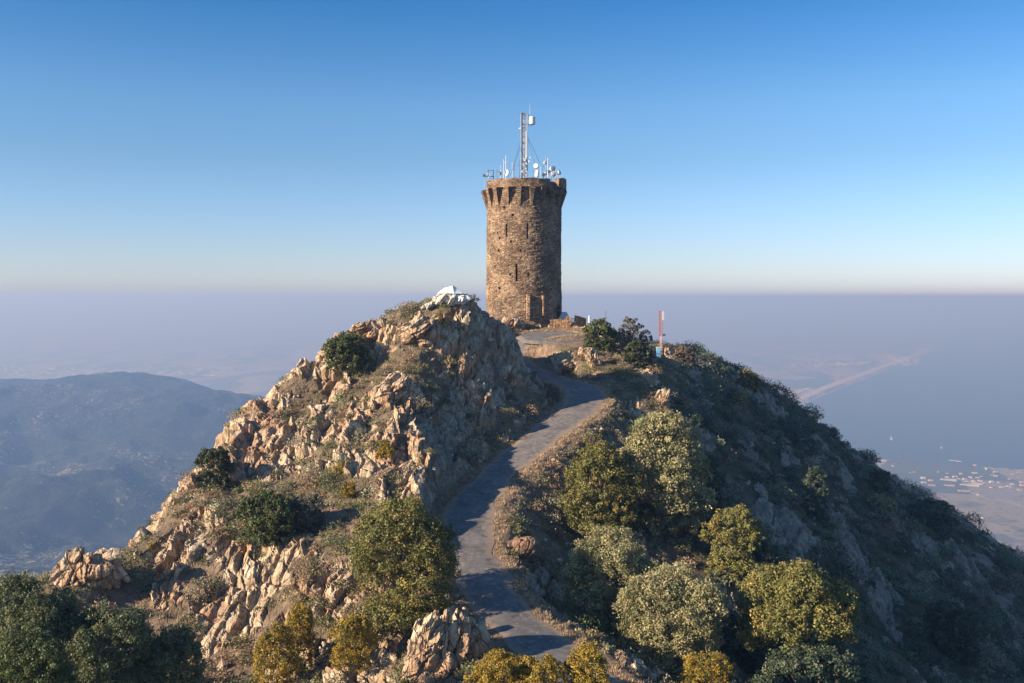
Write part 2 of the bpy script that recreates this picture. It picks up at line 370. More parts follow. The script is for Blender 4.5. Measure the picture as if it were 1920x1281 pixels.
    lean = np.stack([-.35*np.ones_like(x), -.2*np.ones_like(x), .0*x],1)*rock[:,None]
    V = Pp + side*disp[:,None] + lean*np.maximum(disp,0)[:,None]
    # tiny noise never above road level
    inr = rd < RW+.25; V[inr,2] = np.minimum(V[inr,2], rz[inr]-.03)
    idx = np.arange(nu*ny).reshape(ny,nu)
    Fc = np.stack([idx[:-1,:-1],idx[:-1,1:],idx[1:,1:],idx[1:,:-1]],-1).reshape(-1,4)
    veg = np.clip(.35+.9*fbm(Pp/4.0,3,91)+.55*right, 0, 1)*(1-flat)
    shade_mask = np.clip(right + (lat>0)*0 + .0, 0, 1)
    shade_mask = np.maximum(shade_mask, sstep(12,4,rd)*sstep(.35,.7,N[:,0])*.9)  # mask of painted shade: eastern slope and east-facing ground by the road
    o = np_mesh('hillside', V, Fc, M['hillside'], smooth=False, attrs={'rock':rock,'veg':veg,'shade_tone':shade_mask})
    tag(o, kind='structure')
    return o, (ug, yg, V.reshape(ny,nu,3), rock.reshape(ny,nu), right.reshape(ny,nu), rd.reshape(ny,nu), flat.reshape(ny,nu), N.reshape(ny,nu,3))
hill, G = build_hill()
bpy.context.view_layer.update()
def drop(x, y, default=None):
    ok, p, n, i = hill.ray_cast((x,y,60), (0,0,-1))
    return p.z if ok else float(H0(x,y)[0])
def hit(px, py):
    d = Vector(((px-CX)/F, 1, (HY-py)/F)).normalized()
    ok, p, n, i = hill.ray_cast((0,0,0), d)
    return (p if ok else None), n
# ---- road and apron
def build_road():
    n = len(ROAD); k = 13; V = []; E = []; rng = np.random.RandomState(4)
    T = np.gradient(ROAD[:,:2], axis=0); T /= np.linalg.norm(T,axis=1)[:,None]; Nn = np.stack([T[:,1],-T[:,0]],1)
    j1 = fbm(np.stack([np.arange(n)*.22,np.zeros(n),np.zeros(n)],1),3,2)*.5; j2 = fbm(np.stack([np.arange(n)*.22,np.zeros(n)+9,np.zeros(n)],1),3,6)*.5
    for i in range(n):
        for q in range(k):
            s = -1+2*q/(k-1); off = s*(RW+REX[i]+(j1[i] if s<0 else j2[i])*abs(s))
            zc = ROAD[i,2]+.03-.07*s*s
            V.append((ROAD[i,0]+Nn[i,0]*off, ROAD[i,1]+Nn[i,1]*off, zc)); E.append(abs(s))
    idx = np.arange(n*k).reshape(n,k); Fc = np.stack([idx[:-1,:-1],idx[:-1,1:],idx[1:,1:],idx[1:,:-1]],-1).reshape(-1,4)
    tag(np_mesh('road', V, Fc, M['asphalt'], smooth=True, attrs={'edge':E}), kind='structure')
    V = [(LOTC[0],LOTC[1],LOTC[2]+.02)]; E = [0]; Fq = []
    m = 48
    for r in (.35,.7,.9,1.04):
        for i in range(m):
            a = 2*math.pi*i/m; rr = r*(1+.05*math.sin(3*a+1)+.03*math.sin(7*a))
            x = LOTC[0]+4.9*rr*math.cos(a); y = LOTC[1]+3.2*rr*math.sin(a); V.append((x,y,LOTC[2]+(y-LOTC[1])*.17+(.05 if r < 1 else -.25))); E.append(r*.62)
    me = bpy.data.meshes.new('parking_apron'); fs = [(0,1+i,1+(i+1)%m) for i in range(m)]
    for j in range(3): fs += [(1+j*m+i,1+(j+1)*m+i,1+(j+1)*m+(i+1)%m,1+j*m+(i+1)%m) for i in range(m)]
    me.from_pydata(V,[],fs); a = me.attributes.new('edge','FLOAT','POINT'); a.data.foreach_set('value', E)
    o = bpy.data.objects.new('parking_apron', me); me.materials.append(M['asphalt']); COL.objects.link(o); tag(o, kind='structure')
build_road()

# ------------------------------------------------------------------ distance: hills, plain, sea, coast
SEA = -790.0
cxy = [(4500,1560),(4693,1640),(5200,1700),(6000,1830),(6903,2032),(8000,2650),(9500,3530),(11000,4420),(12258,5176),(13805,6020),(20911,9758),(60000,30000)]
czx = [(1000,4700),(1773,4693),(2013,4587),(2341,4389),(2800,4300),(4000,4050),(8000,3600)]
def sea_sd(x, y):
    return np.minimum(x-np.interp(y,[a for a,b in cxy],[b for a,b in cxy]), y-np.interp(x,[a for a,b in czx],[b for a,b in czx]))
farpts = [(0,712,3600),(80,722,3500),(150,716,3400),(240,698,3300),(310,712,3200),(380,737,3100),(450,752,3000),(520,778,3000),(-200,700,3500),
  (100,800,2700),(250,800,2700),(400,820,2600),(0,900,2200),(200,900,2200),(400,900,2200),(300,965,1900),(100,1000,1700),(250,1060,1500),(0,1090,1450),(400,1060,1500),(-200,1000,1600),
  (1700,905,3950),(1800,950,3450),(1900,1030,2750),(2000,1100,2200),(1750,890,4250),(1900,910,4000),(2200,950,3700)]
FP = [W(*c)[:2] for c in farpts]; FZ = [W(*c)[2] for c in farpts]
for x,y,z in [(-300,800,-300),(-200,400,-190),(0,400,-200),(300,400,-230),(300,800,-400),(-1500,5000,-700),(-2600,5000,-700),(0,4300,-690),(-700,4000,-600),(1000,2000,-610),(600,1200,-440),(1500,1500,-580),
   (2500,3000,-745),(-3500,3500,-450),(-4000,1500,-400),(1000,3500,-740),(3500,2000,-700),(0,260,-125),(-150,260,-140),(150,260,-150),(-1500,300,-350),(1500,300,-500),(0,2500,-560)]:
    FP.append((x,y)); FZ.append(z)
H1 = RBF(FP, FZ, 150)
def far_height(x, y):
    z = H1(x, y); Pn = np.stack([x,y,0*x],1)
    hill_ = sstep(5200, 3800, y)*sstep(-770,-640,z)
    rid = 1-np.abs(fbm(Pn/620, 4, 12)); rid2 = 1-np.abs(fbm(Pn/190, 4, 22))
    z = z + hill_*sstep(600,1500,y)*(((rid-.75)*190 + (rid2-.75)*50)*sstep(3350,2700,y) + ((rid-.75)*40+(rid2-.75)*22)*sstep(2700,3350,y) + fbm(Pn/45,3,9)*5)
    pl = -783+fbm(Pn/900,3,5)*3; b = sstep(4200, 5600, y); z = z*(1-b)+pl*b; z = np.maximum(z, -786+fbm(Pn/500,3,15)*3)
    rolling = sstep(2300,2900,y)*sstep(900,1400,x)*sstep(5200,4600,y); z = z+rolling*(fbm(Pn/420,4,35)*14)
    sd = sea_sd(x, y); return np.where(sd > 0, np.minimum(z, SEA-2-.02*sd), np.maximum(z, SEA+np.minimum(6,-sd*.04)))
def build_far():
    ug = np.linspace(-1.15,1.15,760); yg = np.exp(np.linspace(math.log(255), math.log(75000), 760))
    U,Y = np.meshgrid(ug,yg); x = (U*Y).ravel(); y = Y.ravel(); z = far_height(x,y); nu=len(ug); ny=len(yg)
    idx = np.arange(nu*ny).reshape(ny,nu); Fc = np.stack([idx[:-1,:-1],idx[:-1,1:],idx[1:,1:],idx[1:,:-1]],-1).reshape(-1,4)
    flat = sstep(-640,-745,z)
    Pn = np.stack([x,y,0*x],1)
    o = np_mesh('distant_terrain', np.stack([x,y,z],1), Fc, M['far'], smooth=True, attrs={'plain':flat}); tag(o, kind='structure')
t = NT('distant_land'); v = t.coord()
n1 = t.noise(v, .0035, 8, .62); n2 = t.noise(v, .03, 6, .7); n3 = t.noise(v, .11, 4, .7)
forest = t.ramp(n2, [(.35,(.006,.014,.012)),(.55,(.020,.034,.024)),(.7,(.07,.075,.055))])
forest = t.mix(t.ramp(t.math('ADD', t.math('MULTIPLY',n3,.6), t.math('MULTIPLY',n1,.5)), [(.60,0.),(.66,.6)]), forest, (.5,.43,.34))
vo = t.n('TexVoronoi', i_Vector=t.n('Mapping', i_Vector=v, i_Scale=(.0042,.0016,0)).outputs[0], i_Scale=1.0)
sp = t.n('SeparateColor', i_Color=vo.outputs['Color']).outputs[0]
field = t.ramp(sp, [(0,(.09,.12,.08)),(.25,(.2,.2,.12)),(.40,(.34,.32,.27)),(.52,(.10,.13,.08)),(.68,(.42,.40,.35)),(.85,(.34,.31,.2))], 'CONSTANT')
field = t.mix(t.ramp(n2, [(.55,0.),(.6,.85)]), field, (.08,.10,.065))
field = t.mix(t.ramp(n1, [(.54,0.),(.62,.7)]), field, (.08,.10,.06))
c = t.mix(t.attr('plain'), forest, field)
M['far'] = t.out(c, t.bump(n2, .9, 22), 1.0)
build_far()
t = NT('sea_water'); v = t.coord(); w_ = t.noise(v, .02, 6, .6)
M['sea'] = t.out((.02,.055,.085), t.bump(w_, .25, 3), .35)
me = bpy.data.meshes.new('sea'); me.from_pydata([(1000,3500,SEA),(90000,3500,SEA),(90000,80000,SEA),(1000,80000,SEA)],[],[(0,1,2,3)])
o = bpy.data.objects.new('sea', me); me.materials.append(M['sea']); COL.objects.link(o); tag(o, kind='structure')
# long sandy beach
M['sand'] = mat_simple('beach_sand', (.60,.58,.54), .95, 0, .12, .01)
bv = []; ys = np.linspace(6500, 15000, 60)
for i, y in enumerate(ys):
    xc = np.interp(y,[a for a,b in cxy],[b for a,b in cxy]); wd = 150+60*math.sin(i*.5)*.3+ (y-6500)*.004
    bv += [(xc+12, y, SEA+.6), (xc-wd*.5, y, SEA+8.5), (xc-wd, y, SEA+9.5)]
bf = [(3*i+j,3*i+j+1,3*i+j+4,3*i+j+3) for i in range(59) for j in range(2)]
me = bpy.data.meshes.new('beach'); me.from_pydata(bv,[],bf); o = bpy.data.objects.new('beach', me); me.materials.append(M['sand']); COL.objects.link(o); tag(o, kind='structure')

# haze
t = bpy.data.materials.new('haze'); t.use_nodes = True; nt = t.node_tree; nt.nodes.remove(nt.nodes['Principled BSDF'])
pv = nt.nodes.new('ShaderNodeVolumePrincipled'); pv.inputs['Density'].default_value = HAZE_DENSITY
pv.inputs['Color'].default_value = (.215,.375,.72,1); pv.inputs['Absorption Color'].default_value = (.44,.26,.02,1); pv.inputs['Anisotropy'].default_value = .12
nt.links.new(pv.outputs[0], nt.nodes['Material Output'].inputs['Volume'])
hz = MB().box((0, 38000, -420), (190000, 84000, 900)).build('haze', t); hz.location = (0,0,0)
for vtx in hz.data.vertices:
    vtx.co.z = 27.0 if vtx.co.z > -100 else -2600.0
    if vtx.co.y < 0: vtx.co.y = -3000
tag(hz, kind='stuff')

# ------------------------------------------------------------------ the stone tower
TX, TY, TR = 1.61, 129.0, 5.0
def zt(py, D=124.0): return (HY-py)/F*D
def phi(px, r=70.0): return math.asin(max(-1,min(1,(px-982.5)/r)))
def pol(ph, r, z): return (TX+r*math.sin(ph), TY-r*math.cos(ph), z)
def stone_mat(name, sc=1.0, tint=(1,1,1)):
    t = NT(name); uvn = t.n('UVMap', uv_map='uv').outputs[0]
    wob = t.n('TexNoise', i_Vector=uvn, i_Scale=1.2, i_Detail=3.0).outputs['Color']
    va = t.n('VectorMath', operation='MULTIPLY_ADD', i_0=wob, i_1=(.35,.22,0), i_2=uvn).outputs[0]
    mp = t.n('Mapping', i_Vector=va, i_Scale=(2.7*sc,7.2*sc,1)).outputs[0]
    vo = t.n('TexVoronoi', i_Vector=mp, i_Scale=1.0, i_Randomness=.85); ed = t.n('TexVoronoi', i_Vector=mp, i_Scale=1.0, i_Randomness=.85, feature='DISTANCE_TO_EDGE')
    rnd = t.n('SeparateColor', i_Color=vo.outputs['Color']).outputs
    st = t.ramp(rnd[0], [(0,(.10,.066,.045)),(.2,(.17,.115,.075)),(.45,(.24,.17,.112)),(.7,(.31,.23,.155)),(.9,(.40,.31,.22)),(1,(.13,.11,.09))])
    big = t.noise(uvn, .35, 6, .6)
    st = t.mix(t.ramp(big, [(.38,.55),(.62,0.)]), st, (.12,.08,.06))
    v3 = t.coord(); fine = t.noise(v3, 9, 5, .7)
    st = t.mix(1.0, st, t.ramp(fine, [(.25,.7),(.65,1.15)]), 'MULTIPLY'); st = t.mix(1.0, st, (1.25,1.15,1.02), 'MULTIPLY')
    jm = t.ramp(ed.outputs[0], [(0.02,0.),(.11,1.)])
    mort = t.mix(t.ramp(big, [(.45,0.),(.6,1.)]), (.11,.075,.05), (.42,.31,.2))
    c = t.mix(jm, mort, st)
    c = t.mix(1.0, c, tint, 'MULTIPLY')
    h = t.math('ADD', t.math('MULTIPLY', jm, t.math('ADD', t.math('MULTIPLY', rnd[1], .8), .35)), t.math('MULTIPLY', fine, .35))
    return t.out(c, t.bump(h, 1.0, .13), .95)
M['tower'] = stone_mat('tower_masonry'); M['corbel'] = stone_mat('corbel_masonry', 1.15); M['wallstone'] = stone_mat('warm_wall_masonry', .8, (1.35,1.2,1.05))
tower = empty('stone_tower', (TX, TY, -4.2)); TI = Matrix.Translation((-TX,-TY,4.2))
tag(tower, 'tall round medieval stone tower with a ring of corbels, standing on the summit', 'tower')
def tpart(o):
    o.parent = tower; o.matrix_parent_inverse = TI; return o
slits = [(950,420,443,.2),(988,418,448,.2),(968,495,527,.2)]
holes = [(961,403),(934,435),(937,446),(958,453),(936,469),(957,515),(990,516),(937,540),(918,541),(919,413),(1030,541),(1029,559),(1027,572),(1023,446),(975,470),(1003,390),(946,388),(1004,430)]
def shaft():
    nt_, nz = 800, 300; ph = np.linspace(-math.pi, math.pi, nt_+1); zz = np.linspace(-6.5, 14.42, nz)
    PH, ZZ = np.meshgrid(ph, zz); pf = PH.ravel(); zf = ZZ.ravel()
    Pn = np.stack([np.sin(pf)*TR, -np.cos(pf)*TR, zf],1)
    cell,_ = facets(Pn*np.array([2.0,2.0,4.6]), 61, .3)
    r = TR + fbm(Pn/1.6,4,40)*.09 + cell*.085 + fbm(Pn/.3,2,44)*.03 + .10*sstep(3,-6,zf)
    for px,y0,y1,w in slits:
        p0 = phi(px); m = (np.abs((pf-p0)*TR) < w/2+.012) & (zf < zt(y0)) & (zf > zt(y1)); r = np.where(m, TR-.75, r)
    for px,py in holes:
        p0 = phi(px); m = (np.abs((pf-p0)*TR) < .13) & (np.abs(zf-zt(py)) < .13); r = np.where(m, TR-.5, r)
    p0 = phi(1045.5); az = zt(592,127); dd = np.abs((pf-p0)*TR); top = zt(571,127)-np.maximum(0,dd-.1)*.9
    r = np.where((dd < .55) & (zf < top) & (zf > az-1.0), TR-.8, r)
    V = np.stack([TX+np.sin(pf)*r, TY-np.cos(pf)*r, zf],1)
    idx = np.arange((nt_+1)*nz).reshape(nz,nt_+1); Fc = np.stack([idx[:-1,:-1],idx[:-1,1:],idx[1:,1:],idx[1:,:-1]],-1).reshape(-1,4)
    tpart(np_mesh('shaft', V, Fc, M['tower'], uv=np.stack([pf*TR, zf],1)))
shaft()
def curved_wall(name, ph0, ph1, r0, r1, z0, topf, mat, seed=0, n=None):
    """ring segment of masonry, ragged top, uv'd"""
    n = n or max(6, int(abs(ph1-ph0)*r1/.12)); nz = 12; V = []; UV = []; Fc = []
    ph = np.linspace(ph0, ph1, n)
    def grid(fn, cols, rows, flip=False):
        b = len(V)
        for j in range(rows):
            for i in range(cols):
                p, uv_ = fn(i, j); V.append(p); UV.append(uv_)
        for j in range(rows-1):
            for i in range(cols-1):
                q = (b+j*cols+i, b+j*cols+i+1, b+(j+1)*cols+i+1, b+(j+1)*cols+i); Fc.append(q[::-1] if flip else q)
    def rr(base, p, z, s): return base + s*.05*float(vnoise(np.array([[p*TR*1.7, z*2.2, seed]]), 3)[0])
    def outer(i,j): z = z0+(topf(ph[i])-z0)*j/(nz-1); return pol(ph[i], rr(r1,ph[i],z,1), z), (ph[i]*TR, z)
    def inner(i,j): z = z0+(topf(ph[i])-z0)*j/(nz-1); return pol(ph[i], rr(r0,ph[i],z,-1), z), (ph[i]*TR, z)
    def top(i,j): z = topf(ph[i]); a = rr(r1,ph[i],z,1); b = rr(r0,ph[i],z,-1); r = a+(b-a)*j/2; return pol(ph[i], r, z), (ph[i]*TR, z+(r1-r))
    def bot(i,j): z = z0; a = rr(r1,ph[i],z,1); b = rr(r0,ph[i],z,-1); r = a+(b-a)*j/2; return pol(ph[i], r, z), (ph[i]*TR, z+(r1-r))
    grid(outer, n, nz); grid(inner, n, nz, True); grid(top, n, 3); grid(bot, n, 3, True)
    for e, fl in ((0,True),(n-1,False)):
        def end(i,j,e=e):
            z = z0+(topf(ph[e])-z0)*j/(nz-1); a = rr(r1,ph[e],z,1); b = rr(r0,ph[e],z,-1); r = a+(b-a)*i/2; return pol(ph[e], r, z), (r, z)
        grid(end, 3, nz, fl)
    return np_mesh(name, V, Fc, mat, uv=UV)
def rag(base, amp, seed): return lambda p: base + amp*float(vnoise(np.array([[p*9, seed, 0]]), 7)[0]) + amp*.4*float(vnoise(np.array([[p*28, seed, 0]]), 9)[0])
ptop = zt(333.5,123.4)
tpart(curved_wall('parapet', R(-60), R(37), 5.12, 5.66, zt(349.5,123.4), rag(ptop,.05,1), M['corbel'], 1))
tpart(curved_wall('parapet_fragment', R(53), R(122), 5.0, 5.68, zt(352,126), rag(zt(336,127.5),.16,2), M['corbel'], 2))
tpart(curved_wall('parapet_fragment', R(36.5), R(53.5), 5.05, 5.62, zt(362,125), rag(zt(353,125),.07,3), M['corbel'], 3))
tpart(curved_wall('inner_wall', R(-62), R(118), 4.72, 5.04, 13.7, rag(zt(338,124),.05,4), M['tower'], 4))
tpart(curved_wall('inner_wall', R(117), R(300), 4.5, 5.02, 13.7, rag(14.5,.12,5), M['tower'], 5))
MB().lathe([(4.9,13.9),(4.9,14.46)], (TX,TY,0), n=48).build('roof_deck', M['timber']); tpart(bpy.data.objects['roof_deck'])
ctop, cbot = zt(350,123.4), zt(384,124)
for k in range(21):
    ph = R(-7.6+17.1429*k + [0,.8,-.6,.4,-.9][k%5]); w0 = .33; b = MB(); steps = 9; prev = None
    Vv = []; 
    for j in range(steps+1):
        s = j/steps; z = cbot+(ctop-cbot)*s; out_ = 4.98+.1+.72*s**1.05; hw = (.10+.25*s)
        z2 = cbot+(ctop-cbot)*min(1,(j+1)/steps)
        if j < steps:
            q = Matrix.Rotation(ph,4,'Z'); rm = (4.7+out_)/2
            s2 = (j+.7)/steps; out_ = 5.06+.74*s2; hw = .11+.25*s2+.02*math.sin(k*3+j*2)
            c = pol(ph, (4.7+out_)/2, (z+z2)/2)
            b.box(c, (hw*2, out_-4.7, (z2-z)*.985), rz=ph)
    me = bpy.data.meshes.new('corbel'); me.from_pydata(b.v,[],b.f); me.update(); l = me.uv_layers.new(name='uv')
    for poly in me.polygons:
        for li in poly.loop_indices:
            vv = me.vertices[me.loops[li].vertex_index].co; l.data[li].uv = (vv.x+vv.y*1.0, vv.z)
    o = bpy.data.objects.new('corbel', me); COL.objects.link(o); me.materials.append(M['corbel']); tpart(o)
def boxuv(name, parts, mat, bevel=.03):
    b = MB()
    for p in parts: b.box(*p)
    me = bpy.data.meshes.new(name); me.from_pydata(b.v,[],b.f); me.update(); l = me.uv_layers.new(name='uv')
    for poly in me.polygons:
        n = poly.normal
        for li in poly.loop_indices:
            vv = me.vertices[me.loops[li].vertex_index].co
            l.data[li].uv = (vv.x,vv.z) if abs(n.y) > max(abs(n.x),abs(n.z)) else ((vv.y,vv.z) if abs(n.x) > abs(n.z) else (vv.x,vv.y))
    o = bpy.data.objects.new(name, me); COL.objects.link(o); me.materials.append(mat)
    if bevel: mm = o.modifiers.new('b','BEVEL'); mm.width = bevel; mm.segments = 2
    return o
tpart(boxuv('buttress', [(pol(phi(989), 5.2, (zt(558)+zt(592))/2), (.42,.75,zt(558)-zt(592)+.8), phi(989))], stone_mat('pale_buttress_stone', .8, (1.5,1.45,1.4))))
tpart(boxuv('buttress', [(pol(phi(1015), 5.15, (zt(559)+zt(588))/2), (.26,.6,zt(559)-zt(588)+.6), phi(1015))], M['wallstone']))
dc = MB(); pz = phi(938)
for s in (-.16,.16): dc.tube(pol(pz+s/TR,5.16,zt(604)), pol(pz+s/TR,5.16,zt(559)), .035)
for k in range(12): dc.tube(pol(pz-.16/TR,5.16,zt(602)+k*.26), pol(pz+.16/TR,5.16,zt(602)+k*.26), .022)
tpart(dc.build('wall_ladder', M['timber']))
door = MB().box(pol(phi(1045.5), 4.36, zt(583,127)-.2), (1.0,.06,2.2), rz=phi(1045.5)); tpart(door.build('door', M['void']))  # black panel paints the darkness inside the doorway

# lattice mast on the roof
mast = empty('lattice_mast', (1.63,129,14.46)); tag(mast, 'tall galvanised lattice mast with a white drum antenna and whip, rising from the tower roof', 'mast')
def mp(o): o.parent = mast; o.matrix_parent_inverse = Matrix.Translation((-1.63,-129,-14.46)); return o
def xz(px, py, D=129.0): x,y,z = W(px,py,D); return Vector((x,y,z))
mx0, mx1 = W(977.2,0,129)[0], W(988.8,0,129)[0]; mtop = zt(212,129); mid_top = zt(247,129)
lg = [(mx0,128.7),(mx1,128.7),((mx0+mx1)/2,129.5)]
for i,(x,y) in enumerate(lg):
    mp(MB().tube((x,y,14.1),(x,y,mtop if i != 1 else zt(215,129)),.075,n=6).build('leg', M['steel']))
br = MB(); k = 0; z = 14.4
while z < mtop-.1:
    for i in range(3):
        a, b_ = lg[i], lg[(i+1)%3]
        br.tube((*a,z),(*b_,min(z+.42,mtop)),.032,n=4) if k%2 else br.tube((*b_,z),(*a,min(z+.42,mtop)),.032,n=4)
        if k%3 == 0: br.tube((*a,z),(*b_,z),.03,n=4)
    z += .42; k += 1
mp(br.build('brace', M['steel']))
mp(MB().box((mx0+.12,128.66,(14.2+mtop)/2),(.11,.05,mtop-14.4)).build('cable_tray', M['darksteel']))
mp(MB().box((mx1-.14,128.62,(zt(330,129)+mid_top)/2),(.26,.2,mid_top-zt(330,129))).build('panel_antenna', M['dishgrey']))
mp(MB().tube(xz(973,242),xz(984,239.5),.12,.15,8).build('horizontal_antenna', M['white']))
dr = MB().lathe([(.30,-.52),(.42,-.5),(.44,-.4),(.44,.4),(.42,.5),(.30,.54)], xz(997.5,226.5), n=20); mp(dr.build('drum_antenna', M['white'], smooth=False))
mp(MB().tube(xz(992,237),xz(992,214),.04).tube(xz(989,222),xz(993,222),.03).tube(xz(989,233),xz(993,233),.03).tube(xz(997.5,236),xz(997.5,232),.05).build('mounting_pole', M['darksteel']))
mp(MB().tube(xz(993.5,222),xz(993.5,196),.03,.012).build('whip_antenna', M['white']))
mp(MB().box(xz(979.5,213),(.7,.5,.07)).build('top_platform', M['darksteel']))
for (x0,y0,x1,y1) in ((977,262,957,330),(977,270,962,318),(990,258,1013,308),(990,262,1010,330)):
    a = xz(x0,y0); bb = xz(x1,y1,127 if x1 < 1012 else 130); mp(MB().tube(a,bb,.022,n=4).build('guy_wire', M['darksteel']))
for (px,py,s) in ((984,300,.3),(981,309,.26),(987,294,.24),(986,316,.28),(992,303,.22),(979,322,.25),(994,296,.18)):
    mp(MB().box(xz(px,py,128.4),(s,.2,s*1.25)).build('equipment_box', M['white'] if s < .25 else M['dishgrey'], bevel=.02))

def dish(px, py, r, face, D, label, pole_bottom=14.46, mat='white', rise=.4, drum=False):
    c = xz(px, py, D); t = empty('dish_antenna', (c.x, c.y+.25, pole_bottom)); tag(t, label, 'antenna', 'dish antennas on the tower roof')
    I = Matrix.Translation((-c.x,-c.y-.25,-pole_bottom))
    f = Vector(face).normalized(); q = f.to_track_quat('Z','Y')
    prof = [(.02,0),(r*.5,.03),(r*.85,.1),(r,.17),(r,.3),(r*.96,.3),(r*.8,.2),(.02,.12)] if not drum else [(r*.6,-.1),(r,0),(r,.3),(r*.97,.32),(.02,.34)]
    parts = [MB().lathe(prof, c, q, 20).build('reflector', M[mat], smooth=False), MB().tube((c.x,c.y+.25,pole_bottom),(c.x,c.y+.25,c.z+rise),.045).build('pole', M['steel']),
             MB().box((c.x,c.y+.16,c.z),(.16,.2,.3)).build('bracket', M['darksteel'])]
    if not drum: parts.append(MB().tube(c, c+f*.5*r*2, .03).box(c+f*r, (.1,.1,.1)).build('feed_horn', M['darksteel']))
    for p in parts: p.parent = t; p.matrix_parent_inverse = I
dish(953,324,.42,(-.75,-.6,0),126.5,'white round dish antenna on the left side of the tower roof beside two tall poles')
dish(909,329,.2,(-1,-.1,.1),128.6,'small dish antenna hanging farthest left beyond the parapet',14.46,'steel')
dish(1006,312,.34,(-.3,-.9,.1),127,'dark grey upper dish just right of the lattice mast',14.46,'dishgrey',.5,True)
dish(1009,325,.48,(-.9,-.5,0),125.8,'grey dish low behind the parapet right of the lattice mast',14.46,'dishgrey')
dish(1024,304.5,.25,(-.9,-.3,0),128,'small round dish high on the pole at the right of the roof',14.46,'white',.9)
dish(1035,317,.36,(.4,-.9,.1),126.8,'grey round dish topmost of the right hand cluster',14.46,'dishgrey',.2,True)
dish(1037,327,.38,(-.2,-1,0),127.6,'grey drum dish under the topmost dish of the right cluster',14.46,'dishgrey',.1,True)
dish(1046,324.5,.36,(.9,-.4,.1),129,'white dish farthest right at the roof edge',14.46,'white')
dish(1024,326,.26,(-.8,-.5,0),126.5,'small white dish between the grey dish and the right cluster',14.46,'white')
dish(1029,322,.24,(.7,-.6,.2),128,'tiny open dish with a dark centre in the right cluster',14.46,'white')
def pole_thing(px, y0, y1, D, r, label, mat='steel', cross=(), name='antenna_pole', base=None):
    a = xz(px,y0,D); b = xz(px,y1,D)
    if base is not None: a.z = base
    t = empty(name, a); tag(t, label, 'antenna pole', None); I = Matrix.Translation(-a)
    ps = [MB().tube(a,b,r,r*.7,8).build('pole', M[mat])]
    for (dx,z_,L) in cross:
        cc = xz(px+dx,z_,D); ps.append(MB().tube(cc-Vector((L,0,0)), cc+Vector((L,0,0)), r*.6).build('crossbar', M[mat]))
    for p in ps: p.parent = t; p.matrix_parent_inverse = I
    return t
pole_thing(944.5,331,299,126.5,.045,'shorter white antenna pole, left of the pair on the tower roof','white',base=14.46)
pole_thing(948.5,331,292,126.8,.05,'taller white antenna pole with crossbar, right of the pair on the tower roof','white',((0,305,.3),),base=14.46)
pole_thing(960.5,331,304,128,.04,'thin steel pole carrying a long crossbar left of the lattice mast','steel',((7,310,.9),),base=14.46)
pole_thing(974.5,331,299,127,.035,'thin rusty pole standing against the left leg of the lattice mast','rust',base=14.46)
pole_thing(1027,331,296,127.2,.05,'thick white pole in the right hand antenna cluster','white',((-3,305,.25),),base=14.46)
pole_thing(1018,331,306,128.5,.03,'thin dark pole between the grey dishes and the right cluster','darksteel',((0,312,.15),),base=14.46)
pole_thing(939,331,310,128,.03,'short thin pole left of the two white antenna poles','steel',((0,316,.2),),base=14.46)
pole_thing(1041,331,308,128.5,.03,'slim pole behind the rightmost dishes','steel',base=14.46)
pole_thing(932,333,318,127.5,.03,'stubby pole nearest the left edge rack on the tower roof','darksteel',((0,322,.2),),base=14.46)
pole_thing(964,331,312,129,.03,'short pole half way between the round white dish and the lattice mast','rust',((0,318,.3),),base=14.46)
pole_thing(1014,331,312,126.5,.04,'short pole touching the grey dish pair on its right','steel',((0,318,.25),),base=14.46)
pole_thing(1050,331,318,127,.03,'stubby pole at the extreme right of the antenna cluster','steel',base=14.46)
pole_thing(1000,331,318,130,.03,'thin pole between the lattice mast and the grey dish pair','steel',((0,322,.2),),base=14.46)
dish(939,325,.24,(-.9,-.4,0),128,'beige small dish left of the two white antenna poles',14.46,'steel')
dish(1019,328,.22,(.1,-1,0),126.2,'little dish between the two grey lower dishes',14.46,'dishgrey',.1,True)
fr = empty('roof_antenna_rack', (W(925,0,128)[0],128,14.46)); tag(fr, 'small open steel frame with clamps overhanging the left edge of the tower roof', 'antenna rack')
I = Matrix.Translation((-W(925,0,128)[0],-128,-14.46))
b = MB().tube(xz(925,336,128),xz(925,319,128),.05).tube(xz(915.5,332,128),xz(915.5,319,128),.04).tube(xz(914,319.5,128),xz(926,319.5,128),.035).tube(xz(908,331,128),xz(926,331,128),.05)
o = b.build('frame', M['darksteel']); o.parent = fr; o.matrix_parent_inverse = I
for px,py in ((915,327),(920,329),(918,333)):
    o = MB().box(xz(px,py,127.8),(.28,.3,.26)).build('clamp', M['steel'], bevel=.03); o.parent = fr; o.matrix_parent_inverse = I

# second mast, on the ridge
gx, gy = W(1238.5,0,121)[0], 121.0; gz = drop(gx,gy)
rm = empty('radio_mast', (gx,gy,gz)); tag(rm, 'red and white lattice radio mast standing alone on the ridge right of the trees', 'mast'); I = Matrix.Translation((-gx,-gy,-gz))
def rp(o): o.parent = rm; o.matrix_parent_inverse = I
tp = zt(583,121); L3 = [(gx-.2,gy-.12),(gx+.2,gy-.12),(gx,gy+.3)]
for (x,y) in L3: rp(MB().tube((x,y,gz-.3),(x,y,tp),.032).build('leg', M['redwhite_red']))
for nm, z0_, z1_, mt in (('lower_brace', gz, zt(630,121), 'white'),('upper_brace', zt(630,121), tp, 'redwhite_red')):
    b = MB(); z = z0_; k = 0
    while z < z1_-.05:
        for i in range(3):
            p0_, p1_ = L3[i], L3[(i+1)%3]
            b.tube((*p0_,z),(*p1_,min(z+.5,z1_)),.018,n=4); b.tube((*p0_,z),(*p1_,z),.018,n=4)
        z += .5; k += 1
    rp(b.build(nm, M[mt]))
